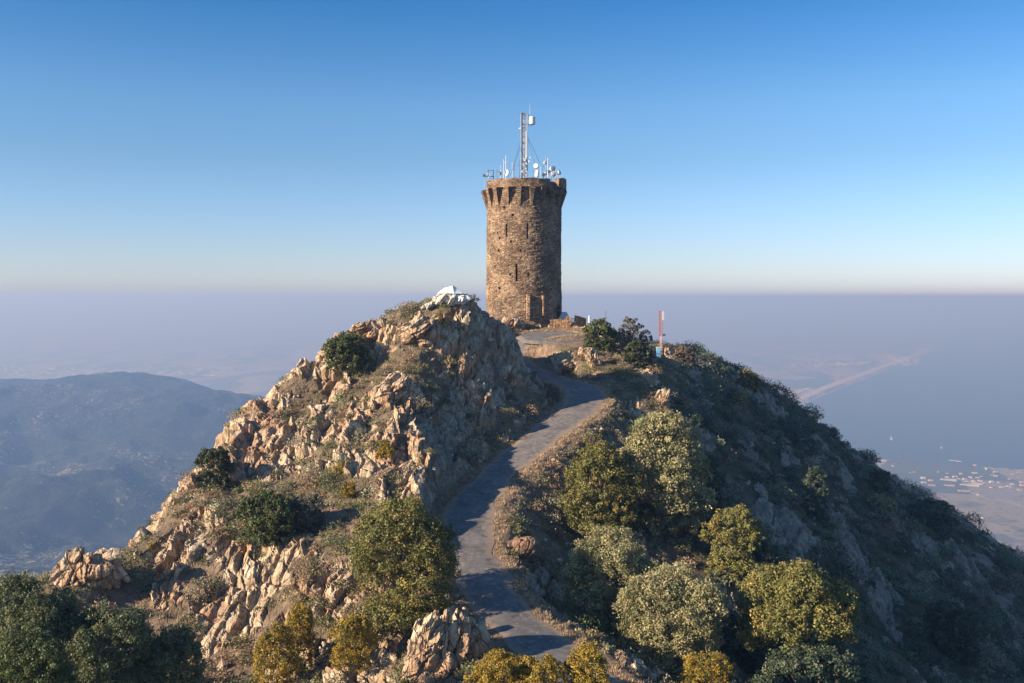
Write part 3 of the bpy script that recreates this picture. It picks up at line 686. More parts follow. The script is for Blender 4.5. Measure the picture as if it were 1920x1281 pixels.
rp(MB().box((gx+.3,gy-.2,zt(592,121)),(.22,.2,1.1)).build('panel_antenna', M['dishgrey'])); rp(MB().box((gx+.4,gy-.2,zt(628,121)),(.35,.2,.25)).build('equipment_box', M['darksteel']))
bx,by = W(1235,0,119)[0], 119.0; bz = drop(bx,by)
bb = empty('equipment_cabinet', (bx,by,bz)); tag(bb, 'pale blue metal cabinet at the foot of the red and white mast', 'cabinet')
o = MB().box((0,0,.7),(.55,.5,1.4)).build('cabinet_body', M['bluebox'], bb, bevel=.03); MB().box((0,0,1.43),(.65,.6,.06)).build('cabinet_roof', M['white'], bb); MB().box((0,-.265,.72),(.44,.025,1.15)).build('door', M['bluebox'], bb)
b2 = pole_thing(1136,600,583,120,.03,'thin dark aerial with a short crossbar poking up behind the round oak','darksteel',((2,596,.28),),base=zt(625,120))
wp = empty('white_marker_post', W(1105,612,123)); tag(wp, 'short white post standing behind the wall left of the round oak', 'post'); MB().tube((0,0,-.5),(0,0,1.2),.13,n=10).build('post', M['white'], wp); MB().lathe([(.13,1.2),(.15,1.22),(.15,1.3),(.05,1.36)],n=10).build('cap', M['white'], wp)

# low walls, gate and hut by the tower
def wall_thing(name, label, x0, x1, ytop0, ytop1, ybot, D, th=.45, depth_shift=0):
    a = W(x0,0,D)[0]; c = W(x1,0,D)[0]; n = 14; V = []; rr = random.Random(x0)
    zb = (HY-ybot)/F*D-.9
    for i in range(n+1):
        s = i/n; x = a+(c-a)*s; zt_ = (HY-(ytop0+(ytop1-ytop0)*s))/F*D + rr.uniform(-.06,.06)
        y = D+depth_shift*s
        for yy in (y-th/2,y+th/2):
            for z in (zb, (zb+zt_)/2, zt_): V.append((x+rr.uniform(-.02,.02), yy+rr.uniform(-.03,.03), z))
    Fc = []
    for i in range(n):
        p = i*6; q = p+6
        for (u,v_) in ((0,1),(1,2),(2,5),(5,4),(4,3),(3,0)): Fc.append((p+u,q+u,q+v_,p+v_))
    Fc += [(0,1,4,3),(1,2,5,4)]; e = n*6; Fc += [(e+3,e+4,e+1,e),(e+4,e+5,e+2,e+1)]
    o = np_mesh(name, V, Fc, M['wallstone'], uv=[(v[0]+v[1],v[2]) for v in V]); tag(o, label, 'wall'); return o
wall_thing('stone_wall','low sunlit stone wall between the tower foot and the gate',1032,1062,599,598,613,123)
wall_thing('stone_wall','sunlit stone wall sloping down right of the gate',1077,1100,591,597,612,123,.5,1.0)
gp = wall_thing('gate_pillar','squat stone pillar left of the metal gate',1062,1069,593,593,613,122.8,.8); gp['category'] = 'pillar'
gt = empty('metal_gate', W(1073,612,123.2)); tag(gt, 'narrow barred metal gate between the stone pillar and the sloping wall', 'gate')
b = MB()
for k in range(5): b.tube((-.26+k*.13,0,-.4),(-.26+k*.13,0,1.05),.02,n=5)
b.build('bars', M['rust'], gt); MB().tube((-.28,0,1.0),(.28,0,1.0),.025).build('crossbar', M['rust'], gt); MB().tube((-.28,0,.1),(.28,0,.1),.025).build('crossbar', M['rust'], gt)
hut = empty('small_hut', W(1058,612,127)); tag(hut, 'small grey hut with a pitched roof showing over the low wall', 'hut')
MB().box((0,0,.3),(1.3,1.3,1.4)).build('wall', M['wallstone'], hut)
MB().box((0,0,1.45),(1.6,1.6,.9),taper=.35).build('roof', M['dishgrey'], hut)
rmp = empty('wooden_handrail', W(960,598,122)); tag(rmp, 'weathered handrail curving up to the foot of the tower', 'handrail')
pts = [xz(946,609,120.5),xz(950,604,121),xz(958,597,121.5),xz(966,594.5,122),(xz(984,590,123.2))]
I = Matrix.Translation(-Vector(W(960,598,122)))
o = MB().path(pts,[.07]*5,6).build('rail', M['palebark']); o.parent = rmp; o.matrix_parent_inverse = I
for p in pts[1:4]:
    o = MB().tube(p, p-Vector((0,0,1.0)), .05).build('post', M['timber']); o.parent = rmp; o.matrix_parent_inverse = I

# ------------------------------------------------------------------ boulders and outcrops
def ico(sub):
    import bmesh
    bm = bmesh.new(); bmesh.ops.create_icosphere(bm, subdivisions=sub, radius=1); V = np.array([v.co[:] for v in bm.verts]); Fc = np.array([[v.index for v in f.verts] for f in bm.faces]); bm.free(); return V, Fc
ICO = ico(6)
def rock_shape(size, seed, blade=(0,0,0), amp=.3, mat='rock'):
    V, Fc = ICO; V = V.copy(); S = np.array(size)
    Pw = V*S; ca, sa = math.cos(.5), math.sin(.5)
    Q = np.stack([Pw[:,0]*ca-Pw[:,2]*sa, Pw[:,1], Pw[:,0]*sa+Pw[:,2]*ca],1)+seed*13.7
    m = min(size)
    f1,e1 = facets(Q/(np.array([.8,1.2,1.7])*m), seed, .9); f2,e2 = facets(Q/(np.array([.3,.5,.8])*m), seed+9, .9)
    d = f1*amp*1.4 + f2*amp*.5 - .10*sstep(.14,0,e1) + fbm(Q/(m*.2),3,seed)*.05
    Pw = V*S*(1+d)[:,None]
    Pw = np.sign(Pw)*np.abs(Pw)
    return Pw, Fc
t = NT('brown_rock'); v = t.coord(); n = t.noise(v,3,6,.6); M['brownrock'] = t.out(t.ramp(n,[(.35,(.10,.06,.04)),(.55,(.22,.13,.08)),(.7,(.32,.24,.18))]), t.bump(n,.7,.1), .9)
def rock_thing(label, px, py, D, size, seed, rot=(0,0,0), sink=.35, name='boulder', cat='rock', amp=.3, mat=None):
    hp, _n = hit(px, min(py,1275))
    if hp is not None and abs(hp.y-D) < 9: D = hp.y
    x, y, _ = W(px, py, D); y += size[1]*.5; z = drop(x, y)
    V, Fc = rock_shape(size, seed, amp=amp)
    if name != 'boulder':
        fl = np.clip(.55-V[:,2]/size[2],0,1.6); V[:,0] *= 1+.45*fl; V[:,1] *= 1+.35*fl
    o = np_mesh(name, V, Fc, mat or M['rock']); o.location = (x, y, z+size[2]*(1-sink*2)*.8-.15); o.rotation_euler = rot
    tag(o, label, cat); return o
rock_thing('big rounded brown boulder perched on the bank right of the road', 985,1048,63,(1.15,.9,.85),3,(0,.2,.3),.05,amp=.16,mat=M['brownrock'])
rock_thing('tall pale split outcrop at the bottom, left of the road edge', 800,1290,47.5,(.95,.8,1.9),5,(0,.12,.2),.1,'rock_outcrop',amp=.26)
rock_thing('orange topped rock block beside the road at the bottom', 872,1240,50,(1.0,.8,1.5),8,(.1,-.25,.5),.1,'rock_outcrop',amp=.26)
rock_thing('narrow upright rock left of the orange topped block', 828,1215,50.5,(.5,.5,1.1),9,(0,.15,.2),.1,'rock_outcrop',amp=.24)
rock_thing('pointed rock horn at the left end of the lower ridge', 150,1085,60,(1.6,.9,1.1),11,(0,-.35,.1),.3,'rock_outcrop')
rock_thing('rock knob between the pointed horn and the big left outcrop', 192,1085,61,(.8,.8,1.0),12,(0,.1,.1),.3,'rock_outcrop')
rock_thing('sunlit crag at the left end of the upper skyline', 688,628,89.5,(1.0,.9,.75),15,(0,.2,.1),.35,'rock_outcrop')
rock_thing('ochre faced block high on the left hill above the shaded crest', 800,640,88,(1.7,1.2,1.5),16,(0,.3,.3),.35,'rock_outcrop')
rock_thing('orange stained slab half way up the left hill', 745,755,82,(1.5,1.1,1.7),17,(0,.35,.4),.4,'rock_outcrop')
rock_thing('orange block on the slope just above the lower road bend', 1062,700,106.5,(1.0,.8,.8),20,(0,.6,.2),.15)
rock_thing('upright orange boulder on the slope below the round oak', 1112,690,107,(.75,.7,1.3),21,(0,-.35,.2),.15)
rock_thing('square pale boulder right under the round oak', 1098,668,110,(.9,.7,.7),22,(0,.2,.2),.2)
rock_thing('pale block at the tip of the sunlit spur above the large oaks', 1243,762,99,(.8,.8,1.1),23,(0,.2,.2),.25)
rock_thing('grey shaded boulder between the two trees near the summit', 1160,650,119,(1.2,1.0,1.3),24,(0,.1,.2),.3)
rock_thing('rough brown rock heap at the front foot of the tower', 1000,606,121,(2.4,1.2,1.2),25,(0,.1,.1),.3,'rock_outcrop')
rock_thing('small sunlit rock at the left foot of the tower', 962,612,120.5,(1.2,.9,.8),26,(0,.2,.1),.3)
def blk(px,py,D):
    return W(px,py,D)
# whitewashed summit rock
t = NT('whitewashed_rock'); v = t.coord(); n = t.noise(v, 2.2, 6, .65); f_ = t.noise(v, 11, 4, .6)
c = t.mix(t.ramp(n, [(.42,1.),(.52,0.)]), (.66,.66,.6), (.42,.35,.27)); M['whiterock'] = t.out(c, t.bump(f_, .6, .08), .85)
t = NT('white_sheet'); v = t.coord(); n = t.noise(v, 1.5, 5, .6)
M['sheet'] = t.out(t.mix(n, (.55,.6,.56), (.74,.76,.72)), t.bump(n, .4, .1), .7)
wr = empty('whitewashed_summit_block', (W(846,0,91.5)[0], 91.5, zt(568,91.5))); tag(wr, 'white painted rock block with a white tented cap on top of the left summit', 'rock block')
I = wr.location.copy()
def pw(px,py,D): return tuple(Vector(W(px,py,D))-I)
V, Fc = rock_shape((1.65,1.2,.62), 31, amp=.2); V[:,2] = np.minimum(V[:,2], .5+.1*V[:,0]*0); o = np_mesh('painted_rock', V, Fc, M['whiterock'], wr); o.location = (.05,0,.40)
V, Fc = rock_shape((1.2,.8,.32), 33, amp=.25); o = np_mesh('painted_ledge', V, Fc, M['whiterock'], wr); o.location = (-2.0,.1,-.25); o.rotation_euler = (0,-.35,0)
vs = [pw(819,551,90.6),pw(826,545,91.2),pw(848,535.5,91.4),pw(852,537,91.6),pw(869,551,90.8),pw(852,551,90.3),pw(824,553,92.6),pw(866,553,92.8),pw(833,541,91.3),pw(860,543,91.4),pw(838,549,90.4)]
me = bpy.data.meshes.new('tented_cap'); me.from_pydata(vs,[],[(0,10,8,1),(10,5,2,8),(5,4,9,3),(5,3,2),(1,8,2,3,9,4,7,6),(0,1,6),(0,6,7,4,5,10)]); o = bpy.data.objects.new('tented_cap', me); COL.objects.link(o); me.materials.append(M['sheet']); o.parent = wr
mm = o.modifiers.new('b','BEVEL'); mm.width = .05; mm.segments = 2

# ------------------------------------------------------------------ foliage
def unit(v): return v/np.maximum(1e-9, np.linalg.norm(v,axis=1))[:,None]
def leaf_quads(C_, N_, size, rng, spread=.8, asp=.55):
    n = len(C_); nn = unit(N_+rng.normal(0,spread,(n,3))); a = unit(np.cross(nn, rng.normal(0,1,(n,3)))); b = np.cross(nn, a)
    s = (size*rng.uniform(.65,1.25,n))[:,None]
    V = np.stack([C_-a*s, C_-b*s*asp, C_+a*s, C_+b*s*asp],1).reshape(-1,3)
    return V, np.arange(4*n).reshape(n,4)
def leaf_tris(C_, N_, size, rng, spread=.8, up=0.0):
    n = len(C_); a = unit(N_*.6+rng.normal(0,spread,(n,3))+np.array([0,0,up])); b = unit(np.cross(a, rng.normal(0,1,(n,3))))
    s = (size*rng.uniform(.6,1.3,n))[:,None]; w = .42 if up < 1.5 else .12
    V = np.stack([C_+b*s*w, C_-b*s*w, C_+a*s*1.25],1).reshape(-1,3)
    return V, np.arange(3*n).reshape(n,3)
def crown(lobes, n_clump, per, cr, size, base, rng, colvar=.3, alt=None):
    L = np.array(lobes, float); area = (L[:,3]*L[:,5]+L[:,4]*L[:,5]+L[:,3]*L[:,4]); pick = rng.choice(len(L), n_clump*2, p=area/area.sum())
    d = unit(rng.normal(0,1,(n_clump*2,3))); d[:,2] = np.where(d[:,2] < -.45, -d[:,2], d[:,2])
    Pc = L[pick,:3] + d*L[pick,3:6]*rng.uniform(.72,1.16,(n_clump*2,1))
    keep = np.ones(len(Pc), bool)
    for i in range(len(L)):
        q = (((Pc-L[i,:3])/L[i,3:6])**2).sum(1); keep &= ~((q < .62) & (pick != i))
    Pc, d = Pc[keep][:n_clump], d[keep][:n_clump]; n = len(Pc)
    crr = cr*rng.uniform(.6,1.35,n)
    ld = unit(rng.normal(0,1,(n*per,3)) + np.repeat(d,per,0)*.75); rad = rng.uniform(.45,1.0,(n*per,1))
    Lp = np.repeat(Pc,per,0) + ld*rad*np.repeat(crr,per)[:,None]*np.array([1,1,.85])
    tone = np.repeat(rng.normal(0,1,n)*colvar*.55, per) + rng.normal(0,1,n*per)*colvar*.45
    c = np.array(base)[None]*np.exp(tone)[:,None]
    if alt is not None:
        m = np.repeat(rng.uniform(0,1,n), per) < .22; c[m] = np.array(alt)*np.exp(tone[m])[:,None]
    # sparse leaves deeper in the crown
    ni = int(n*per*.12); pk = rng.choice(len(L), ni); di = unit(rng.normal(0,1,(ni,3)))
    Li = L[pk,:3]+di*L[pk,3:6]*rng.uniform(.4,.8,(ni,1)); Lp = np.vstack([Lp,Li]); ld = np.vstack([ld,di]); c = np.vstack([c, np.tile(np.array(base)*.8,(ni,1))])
    V, Fc = leaf_quads(Lp, ld, size, rng); return V, Fc, np.repeat(c,4,0)
for_ = 1.35
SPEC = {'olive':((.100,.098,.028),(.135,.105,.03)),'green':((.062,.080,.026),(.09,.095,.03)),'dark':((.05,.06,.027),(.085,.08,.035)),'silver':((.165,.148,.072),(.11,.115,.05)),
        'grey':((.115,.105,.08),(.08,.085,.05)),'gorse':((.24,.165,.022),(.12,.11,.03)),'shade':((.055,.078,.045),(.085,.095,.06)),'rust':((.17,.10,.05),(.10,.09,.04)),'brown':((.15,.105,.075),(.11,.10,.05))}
def tree(name, label, px, top, bot, w, D, kind, leaf=.12, nl=7, seed=0, cat='tree', trunk=True, cover=3.1, skirt=True, group=None, bright=1.25):
    rng = np.random.RandomState(seed+int(px)); leaf *= .86; hp, _n = hit(px, min(bot,1275))
    if hp is not None and hp.y+w/4/F*D < D: D = hp.y+w/4/F*D
    r = w/2/F*D; x, y, _ = W(px,0,D); zt_ = (HY-top)/F*D; zb = (HY-bot)/F*D
    g = drop(x,y); zb = max(min(zb, zt_-.8*r), g-.3) if trunk else min(zb, g+.0); zb = min(zb, zt_-.6*r)
    h = (zt_-zb)/2; zc = (zt_+zb)/2
    root = empty(name, (x,y,g)); tag(root, label, cat, group)
    L = [(0,0,0,r*.68,r*.62,h*.78),(0,0,-h*.45,r*.7,r*.62,h*.5)]
    for i in range(nl+6):
        a = rng.uniform(0,2*math.pi); e = rng.uniform(-.95,.95); k = math.sqrt(max(0,1-max(e,-.45*0)*max(e,0))) if e > 0 else 1.0
        s = rng.uniform(.20,.42); L.append((math.cos(a)*k*r*(1-s*.95), math.sin(a)*k*r*.85*(1-s), e*h*(1-s*1.0), r*s*1.05, r*s, h*s*rng.uniform(.85,1.15)))
    L = np.array(L); L[:,2] += zc-g
    if trunk:
        low = L[:,2].min()
        if zb-g > -1 and skirt:
            for i in range(4):
                a = i*1.57+rng.uniform(0,1); L = np.vstack([L, [math.cos(a)*r*.42, math.sin(a)*r*.38, (zb-g)*.45+.2, r*.45, r*.45, max(.5,(zb-g)*.55+.4)]])
    area = 4*math.pi*((r*r*2+r*h*4)/6)*.9; n_leaf = area*cover/(1.1*leaf*leaf); per = 46; cr = max(.2, r*.13)
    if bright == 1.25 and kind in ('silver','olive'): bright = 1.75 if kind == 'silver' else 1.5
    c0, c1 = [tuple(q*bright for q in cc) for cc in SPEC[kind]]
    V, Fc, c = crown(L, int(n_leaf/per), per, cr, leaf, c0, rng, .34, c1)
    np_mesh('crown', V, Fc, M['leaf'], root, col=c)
    if trunk:
        b = MB(); base = Vector((0,0,-.5)); tr_ = max(.07, r*.055)
        fork = Vector((rng.uniform(-.2,.2)*r, rng.uniform(-.2,.2)*r, (zb-g)+h*.35))
        b.path([base, base.lerp(fork,.5)+Vector((rng.uniform(-.1,.1)*r,0,0)), fork],[tr_*1.5,tr_*1.1,tr_*.9],8)
        for i in range(min(9,len(L))):
            e = Vector(L[i][:3]); m_ = fork.lerp(e,.5)+Vector((0,0,-.12*r)); b.path([fork,m_,e,e+(e-fork)*.25],[tr_*.7,tr_*.5,tr_*.32,tr_*.12],6)
        b.build('trunk', M['palebark' if kind in('grey','silver') else 'bark'], root)
    return root
tree('holm_oak','large olive green holm oak leaning over the left edge of the road',757,925,1150,196,54,'olive',.085,11,1)
tree('holm_oak','bright green bush oak high on the left skyline',648,622,705,88,87,'green',.10,6,2)
tree('holm_oak','dark oak hugging the left skyline of the rocky flank',404,838,922,78,77.5,'dark',.09,6,3)
tree('holm_oak','green bush oak in the middle of the lower left slope',500,918,1040,112,65,'green',.09,8,4)
tree('kermes_oak','low spreading bush just right of the green slope oak',575,925,1000,80,66.5,'grey',.08,5,5)
tree('holm_oak','tallest grey green oak on the right bank, sunlit top left of it',1245,765,1010,178,81,'silver',.115,13,6)
tree('holm_oak','yellow green oak between the road and the tallest grey green oak',1122,835,1010,140,74,'olive',.105,11,7)
tree('holm_oak','pale silvery oak low on the right bank next to the roadside',1152,992,1210,185,60,'silver',.085,12,8)
tree('holm_oak','broad silvery oak at the bottom beside the pale one',1262,1045,1281,200,56.5,'silver',.085,13,9)
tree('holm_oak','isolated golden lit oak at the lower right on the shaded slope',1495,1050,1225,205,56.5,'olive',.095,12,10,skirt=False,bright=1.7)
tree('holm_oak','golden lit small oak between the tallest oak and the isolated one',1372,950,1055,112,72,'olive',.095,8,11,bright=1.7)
tree('holm_oak','round dark green oak beside the parking apron',1122,595,660,64,116,'green',.12,6,12)
tree('pale_oak','greyish half bare oak with pale branches right of the round oak',1187,596,665,64,124,'grey',.12,7,13,cover=1.5)
tree('holm_oak','dark low oak filling the gap below the greyish oak',1195,640,690,66,121,'dark',.12,5,14)
tree('holm_oak','small golden topped oak far along the right skyline',1402,690,735,44,141,'olive',.14,5,15)
tree('kermes_oak','lit bush just below the small skyline oak',1388,728,762,44,133,'silver',.13,4,16)
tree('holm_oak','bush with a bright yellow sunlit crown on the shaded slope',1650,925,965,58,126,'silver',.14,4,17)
tree('kermes_oak','lit bush on the ridge right of the red and white mast',1284,648,684,38,130,'brown',.12,4,18)
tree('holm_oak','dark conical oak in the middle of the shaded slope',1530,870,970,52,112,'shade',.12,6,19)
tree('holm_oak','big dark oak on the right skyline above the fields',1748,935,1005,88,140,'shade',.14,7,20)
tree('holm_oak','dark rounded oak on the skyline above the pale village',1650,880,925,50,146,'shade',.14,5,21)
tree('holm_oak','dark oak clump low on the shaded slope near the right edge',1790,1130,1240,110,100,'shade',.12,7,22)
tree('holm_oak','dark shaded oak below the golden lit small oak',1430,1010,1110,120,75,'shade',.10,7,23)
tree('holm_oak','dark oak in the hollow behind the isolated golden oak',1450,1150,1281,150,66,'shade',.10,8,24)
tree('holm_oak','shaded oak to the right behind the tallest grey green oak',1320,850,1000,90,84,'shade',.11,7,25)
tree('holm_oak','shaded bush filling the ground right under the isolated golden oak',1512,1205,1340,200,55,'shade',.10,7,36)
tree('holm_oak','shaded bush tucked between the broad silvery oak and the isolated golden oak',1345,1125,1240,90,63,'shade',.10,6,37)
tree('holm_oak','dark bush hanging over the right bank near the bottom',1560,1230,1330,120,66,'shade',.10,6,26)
tree('holm_oak','dark green oak at the far left of the foreground, tallest there',50,1070,1380,190,38,'dark',.055,13,27,cover=2.6,skirt=False,bright=2.2)
tree('holm_oak','dark green foreground oak second from the left',190,1120,1400,190,38,'dark',.055,13,28,cover=2.6,skirt=False,bright=2.2)
tree('holm_oak','dark green foreground oak nearest the bottom left rocks',310,1165,1400,130,39,'dark',.055,10,29,cover=2.6,skirt=False,bright=2.2)
tree('holm_oak','olive foreground bush in the bottom left corner',40,1190,1420,200,33,'green',.05,10,30,cover=2.4,skirt=False)
gs = [(565,1150,60,60,53,'large golden heather shrub right of the left outcrops'),(520,1195,80,60,51,'broad golden heather shrub on the lower left slope'),(660,1190,90,80,50,'dull golden shrub below the big roadside oak'),
 (720,835,26,22,80,'small yellow green cushion on the sunlit crag'),(723,850,32,26,79,'yellow green cushion just below its smaller twin'),(643,877,30,26,75,'round yellow cushion in the middle of the crag'),(652,920,26,34,70.5,'narrow yellow cushion under the round one'),
 (823,600,22,20,90,'tiny yellow bush below the white summit block'),(872,618,16,18,91,'tiny golden bush near the dark crag in front of the tower'),(285,1030,16,18,66,'small yellow plant on the left ridge'),
 (935,1258,120,74,43.5,'bright golden heather at the bottom centre left of the road'),(1022,1268,90,64,43,'golden heather tuft at the bottom edge on the road'),(1105,1252,95,90,43.5,'upright golden heather spikes at the bottom, right of centre'),
 (1320,1255,110,60,50,'golden heather clump at the bottom below the silvery oak'),(985,1262,60,60,43.5,'small golden spikes between the bottom heathers')]
for i,(px,py,w_,h_,D,lb) in enumerate(gs):
    o = tree('heather_shrub', lb, px, py-h_/2, py+h_/2, w_, D, 'gorse', .055 if D < 60 else .07, 6, 40+i, 'shrub', trunk=False, cover=2.0)

# ------------------------------------------------------------------ ground cover (uncountable scrub)
ug, yg, VG, RKG, RTG, RDG, FLG, NG = G
def scatter(n, rng, accept, y0=40, y1=158, umax=.6):
    out = []
    iu = np.where(np.abs(ug) < umax)[0]; iy = np.where((yg > y0) & (yg < y1))[0]
    wy = yg[iy]**2*np.gradient(yg)[iy]/yg[iy]; wy /= wy.sum()
    A = rng.choice(iy, n, p=wy); B = rng.choice(iu, n)
    p = accept(A,B); m = rng.uniform(0,1,n) < p
    return A[m], B[m]
def tufts(name, label, A, B, rad, per, leaf, cols, rng, flat=.75, up=.0, spread=.8):
    Pc = VG[A,B]; n = len(Pc); r = rad(Pc, n)
    per = np.clip((per*(r/.3)**1.6 if up == 0 else np.full(n,per)), 10, 1200).astype(int); T = int(per.sum()); print(name, n, T)
    d = unit(rng.normal(0,1,(T,3))); d[:,2] = np.abs(d[:,2])*.9
    rr = np.repeat(r,per)[:,None]*rng.uniform(.55,1.05,(T,1))
    # lobed tufts
    ph = np.repeat(rng.uniform(0,6.28,n),per); lob = 1+.2*np.sin(3*np.arctan2(d[:,1],d[:,0])+ph)+.12*np.sin(7*d[:,2]+ph*5+5*d[:,0])
    Pl = np.repeat(Pc,per,0)+d*rr*lob[:,None]*np.array([1,1,flat])-np.array([0,0,.05])
    ci = cols(Pc, n); c = np.repeat(ci,per,0)*np.exp(rng.normal(0,.22,(T,1)))*np.exp(np.repeat(rng.normal(0,.2,(n,1)),per,0))
    V, Fc = leaf_tris(Pl, d, leaf, rng, spread, up)
    o = np_mesh(name, V, Fc, M['leaf'], col=np.repeat(c,3,0)); tag(o, label, name.replace('_',' '), kind='stuff'); return o
rng = np.random.RandomState(77)
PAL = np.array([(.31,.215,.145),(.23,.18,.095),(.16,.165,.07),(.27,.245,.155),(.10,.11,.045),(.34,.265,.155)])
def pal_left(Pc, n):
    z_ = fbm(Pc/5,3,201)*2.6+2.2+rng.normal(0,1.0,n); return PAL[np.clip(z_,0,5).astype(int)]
A,B = scatter(34000, rng, lambda a,b: np.where((FLG[a,b]<.1)&(RDG[a,b]>2.3)&(RTG[a,b]<.5), np.where(RKG[a,b]<.45,.6,.13), 0)); print('scrub',len(A))
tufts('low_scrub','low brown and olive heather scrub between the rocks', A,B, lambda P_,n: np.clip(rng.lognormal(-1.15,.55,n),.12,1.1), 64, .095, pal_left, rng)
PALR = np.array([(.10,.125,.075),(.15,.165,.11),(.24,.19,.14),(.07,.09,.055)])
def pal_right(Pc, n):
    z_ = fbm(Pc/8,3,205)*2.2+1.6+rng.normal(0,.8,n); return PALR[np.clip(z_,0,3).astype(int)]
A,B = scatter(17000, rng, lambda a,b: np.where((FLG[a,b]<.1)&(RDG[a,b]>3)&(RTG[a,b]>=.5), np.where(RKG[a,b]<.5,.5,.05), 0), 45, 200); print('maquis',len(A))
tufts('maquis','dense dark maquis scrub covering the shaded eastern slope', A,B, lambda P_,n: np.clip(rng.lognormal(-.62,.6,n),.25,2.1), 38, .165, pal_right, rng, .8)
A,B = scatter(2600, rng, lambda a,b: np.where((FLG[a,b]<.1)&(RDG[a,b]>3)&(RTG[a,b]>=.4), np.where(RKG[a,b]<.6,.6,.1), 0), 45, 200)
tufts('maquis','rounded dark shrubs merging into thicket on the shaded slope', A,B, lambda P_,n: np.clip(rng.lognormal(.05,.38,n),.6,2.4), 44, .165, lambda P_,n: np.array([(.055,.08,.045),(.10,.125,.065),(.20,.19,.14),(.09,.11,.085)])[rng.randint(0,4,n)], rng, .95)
A,B = scatter(4200, rng, lambda a,b: np.where((FLG[a,b]<.1)&(RDG[a,b]>3)&(RTG[a,b]<.5), np.where(RKG[a,b]<.6,.7,.16), 0), 42, 140)
tufts('low_scrub','thicker olive and grey green shrublets dotted over the sunlit slopes', A,B, lambda P_,n: np.clip(rng.lognormal(-.62,.4,n),.3,1.25), 62, .115, lambda P_,n: np.array([(.13,.15,.055),(.18,.17,.075),(.23,.21,.13),(.29,.20,.12),(.085,.10,.04),(.25,.17,.10)])[rng.randint(0,6,n)], rng, .85)
# dry grass along the verges
A,B = scatter(60000, rng, lambda a,b: np.where((RDG[a,b]>1.75)&(RDG[a,b]<4.2)&(VG[a,b][:,1]<125), np.exp(-(RDG[a,b]-1.8)*.9), 0)*.9, 40, 125, .3)
def pal_grass(Pc, n):
    z_ = rng.uniform(0,1,(n,1)); return (1-z_)*np.array([[.46,.34,.21]])+z_*np.array([[.28,.21,.12]])
tufts('dry_grass','dry straw coloured grass fringing both road edges', A,B, lambda P_,n: rng.uniform(.10,.26,n), 22, .14, pal_grass, rng, .5, 2.0, .5)
A,B = scatter(26000, rng, lambda a,b: np.where((FLG[a,b]<.1)&(RDG[a,b]>2)&(RTG[a,b]<.4)&(RKG[a,b]<.5),.5,0), 40, 125, .5)
tufts('dry_grass','dry grass wisps on the open slopes', A,B, lambda P_,n: rng.uniform(.10,.28,n), 16, .12, pal_grass, rng, .5, 2.0, .6)
# stones lying about
def stones():
    A,B = scatter(9000, rng, lambda a,b: np.where((FLG[a,b]<.1)&(RDG[a,b]>1.9), .5-.47*RTG[a,b], 0), 40, 150)
    b0 = ico(1); Pc = VG[A,B]; n = len(Pc); r = np.clip(rng.lognormal(-2.2,.5,n),.05,.4)
    k = len(b0[0]); V = np.repeat(Pc,k,0)+np.tile(b0[0],(n,1))*np.repeat(r,k)[:,None]*rng.uniform(.6,1.3,(n*k,3))*np.repeat(rng.uniform(.6,1.4,(n,3)),k,0)
    Fc = (np.tile(b0[1],(n,1))+np.repeat(np.arange(n)*k,len(b0[1]))[:,None])
    tag(np_mesh('loose_stones', V, Fc, M['rock']), 'loose stones scattered over the slopes', 'stones', kind='stuff')
stones()

# ------------------------------------------------------------------ far buildings, boats
def far_xy(px, py):
    D = 1500.0
    for _ in range(400):
        x, y, z = W(px,py,D)
        if z <= float(far_height(np.array([x]),np.array([y]))[0]): break
        D *= 1.005
    return x, y, float(far_height(np.array([x]),np.array([y]))[0])
M['render_wall'] = mat_simple('sunlit_render', (.60,.64,.68), .9, 0, .08, .05); M['roof_tile'] = mat_simple('clay_roof', (.42,.2,.12), .9, 0, .2, .1)
M['far_glass'] = mat_simple('far_window', (.08,.09,.1), .3)
def building(label, px, py, wpx, hpx, depth=14, rz=0, name='house', cat='building', flat=False, group=None):
    x,y,z = far_xy(px,py); w_ = wpx/F*y; h_ = hpx*.62/F*y; w_ *= .85; e = empty(name, (x,y,z), rz); tag(e, label, cat, group)
    MB().box((0,0,h_/2-2),(w_,depth,h_+4)).build('wall', M['render_wall'], e)
    if flat: MB().box((0,0,h_+.4),(w_+1,depth+1,.8)).build('roof', M['render_wall'], e)
    else:
        hw, hd = w_/2+.8, depth/2+.8
        MB().add([(-hw,-hd,h_),(hw,-hd,h_),(hw,hd,h_),(-hw,hd,h_),(-hw,0,h_+depth*.2),(hw,0,h_+depth*.2)],[(0,1,5,4),(2,3,4,5),(0,4,3),(1,2,5),(3,2,1,0)]).build('roof', M['roof_tile'], e)
    n = max(2,min(8,int(w_/6)))
    for i in range(n): MB().box((-w_/2+(i+.5)*w_/n, -depth/2-.05, h_*.55),(w_/n*.35,.12,h_*.35)).build('window', M['far_glass'], e)
    return e
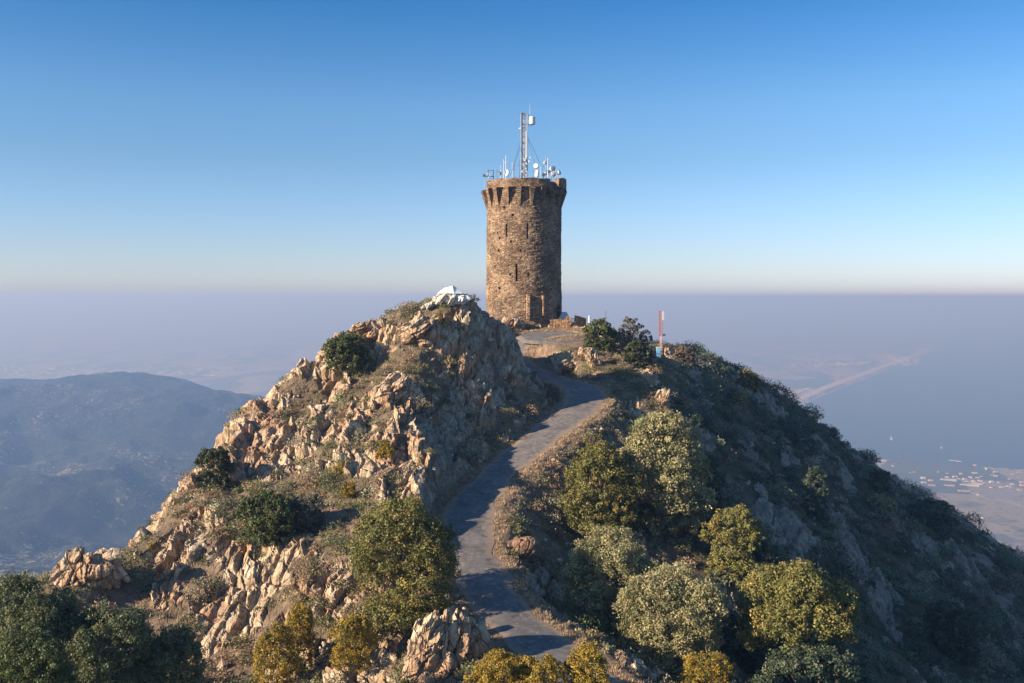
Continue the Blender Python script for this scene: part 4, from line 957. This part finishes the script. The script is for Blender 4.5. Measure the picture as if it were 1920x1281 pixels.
bl = [('long white terraced block in the middle of the village',1778,902,33,4.5,-.12,1),('long stepped terrace right of the middle block',1818,911,38,3.6,-.2,1),('upper thin terrace above the stepped one',1828,908,28,2,-.2,1),
 ('tall white block at the left end of the village',1731,899,9,6,0,1),('cluster house right of the tall white block',1745,903,9,4,0,0),('low white house below the tall block',1732,907,10,3,0,1),('low house row under the village cluster',1747,911,14,2.5,-.1,0),
 ('row of houses under the middle terrace',1780,912,20,3,-.1,0),('terraced houses lowest in the village',1808,923,26,3,0,0),('pale hall near the shore with a notch in the middle',1786,867,12,4,0,1),('smaller pale hall adjoining the notched one',1798,868,10,4,0,1),
 ('white house closest to the shaded hill',1657,865,10,4,0,0),('white house on the shore left of the village',1685,859,5,3,0,0),('white dot house on the shore path',1725,863,3,2,0,0),('tall pale tower house on the headland',1636,855,5,8,0,1),
 ('white house right of the notched hall',1828,874,5,3,0,0),('small white farmhouse in the big field',1842,974,4,3,0,0),('white house below the terraces',1834,929,4,3,0,0),('pale house at the right edge of view',1912,920,9,3,0,0),('house cluster at the far right edge',1917,912,9,4,0,0),
 ('white cottage right of the stepped terrace',1858,915,4,3,0,0),('chapel like pale house on the hill near the shore',1849,882,3,5,0,1),('pale villa on the left slope of the valley',1674,876,4,3,0,0),('low villa above the blue haze on the left',1669,888,5,2,0,0)]
for (lb,px,py,w_,h_,rz,fl) in bl: building(lb,px,py,w_,h_,12,rz,flat=bool(fl))
for i in range(13):
    t_ = i/12; px = 1474+45*t_+random.Random(i).uniform(-2,2); py = 741-11*t_+random.Random(i+50).uniform(-1.5,1.5)
    building('white beachfront apartment block at the near end of the long beach',px,py,3.0,2.4+random.Random(i+9).uniform(0,1.6),20,0,'apartment_block','building',True,'beachfront apartment blocks')
def town(name, label, cx, cy, sx, sy, n, seed, big=30):
    rr = random.Random(seed); b = MB()
    for i in range(n):
        px = rr.gauss(cx,sx); py = rr.gauss(cy,sy); py = max(py, 886) if big < 20 else py; D = 785*F/(py-HY) if py > HY+40 else 20000
        x,y,z = W(px,py,D); s = rr.uniform(big*.35,big); b.box((x,y,-785+s*.2),(s*rr.uniform(.8,2.0),s,s*.5), rz=rr.uniform(-.4,.4))
    o = b.build(name, M['render_wall']); tag(o, label, 'town', kind='stuff')
town('distant_town','hazy pale town at the head of the long beach',1680,676,20,5,90,1)
town('distant_town','faint pale town band on the plain beyond the left hills',200,701,110,4,150,2)
town('distant_town','faint scattered villages on the plain beyond the left hills',120,694,120,4,80,3)
town('distant_town','sprinkle of small houses around the terraced village on the near plain',1790,905,70,13,130,7,12)
town('distant_town','faint village strips inland of the beach',1560,683,40,3,60,4)
M['sail'] = mat_simple('sail_cloth', (.85,.85,.82), .7, 0, .05); M['hull'] = mat_simple('white_hull', (.8,.8,.8), .4, 0, .05)
def boat(lb, px, py, hgt, L):
    D = -SEA*F/(py-HY); x,y,z = W(px,py,D); e = empty('sailing_boat', (x,y,SEA)); tag(e, lb, 'boat')
    MB().add([(-L/2,0,1.2),(-L*.3,-L*.14,1.5),(L*.3,-L*.13,1.5),(L/2+1,0,1.9),(L*.3,L*.13,1.5),(-L*.3,L*.14,1.5),(-L*.35,0,-.5),(L*.35,0,-.5)],[(0,1,6),(1,2,7,6),(2,3,7),(3,4,7),(4,5,6,7),(5,0,6),(0,5,4,3,2,1)]).build('hull', M['hull'], e)
    MB().tube((0,0,1),(0,0,hgt),.3).build('mast', M['white'], e)
    MB().add([(-.3,-.1,2.5),(-L*.42,-.6,2.8),(-.3,-.1,hgt*.97),(-.3,.1,2.5),(-L*.42,-.3,2.8),(-.3,.1,hgt*.97)],[(0,1,2),(3,5,4),(0,2,5,3),(1,4,5,2),(0,3,4,1)]).build('mainsail', M['sail'], e)
    MB().add([(.3,-.1,hgt*.85),(L*.48,-.1,2.5),(.6,-.8,2.8),(.3,.1,hgt*.85),(L*.48,.1,2.5),(.6,-.5,2.8)],[(0,1,2),(3,5,4),(0,3,4,1),(1,4,5,2),(0,2,5,3)]).build('jib', M['sail'], e)
boat('tall white sailing boat on the bay, left of the two', 1671, 825, 28, 16)
boat('small white boat near the shore, right of the two', 1765, 841, 12, 13)
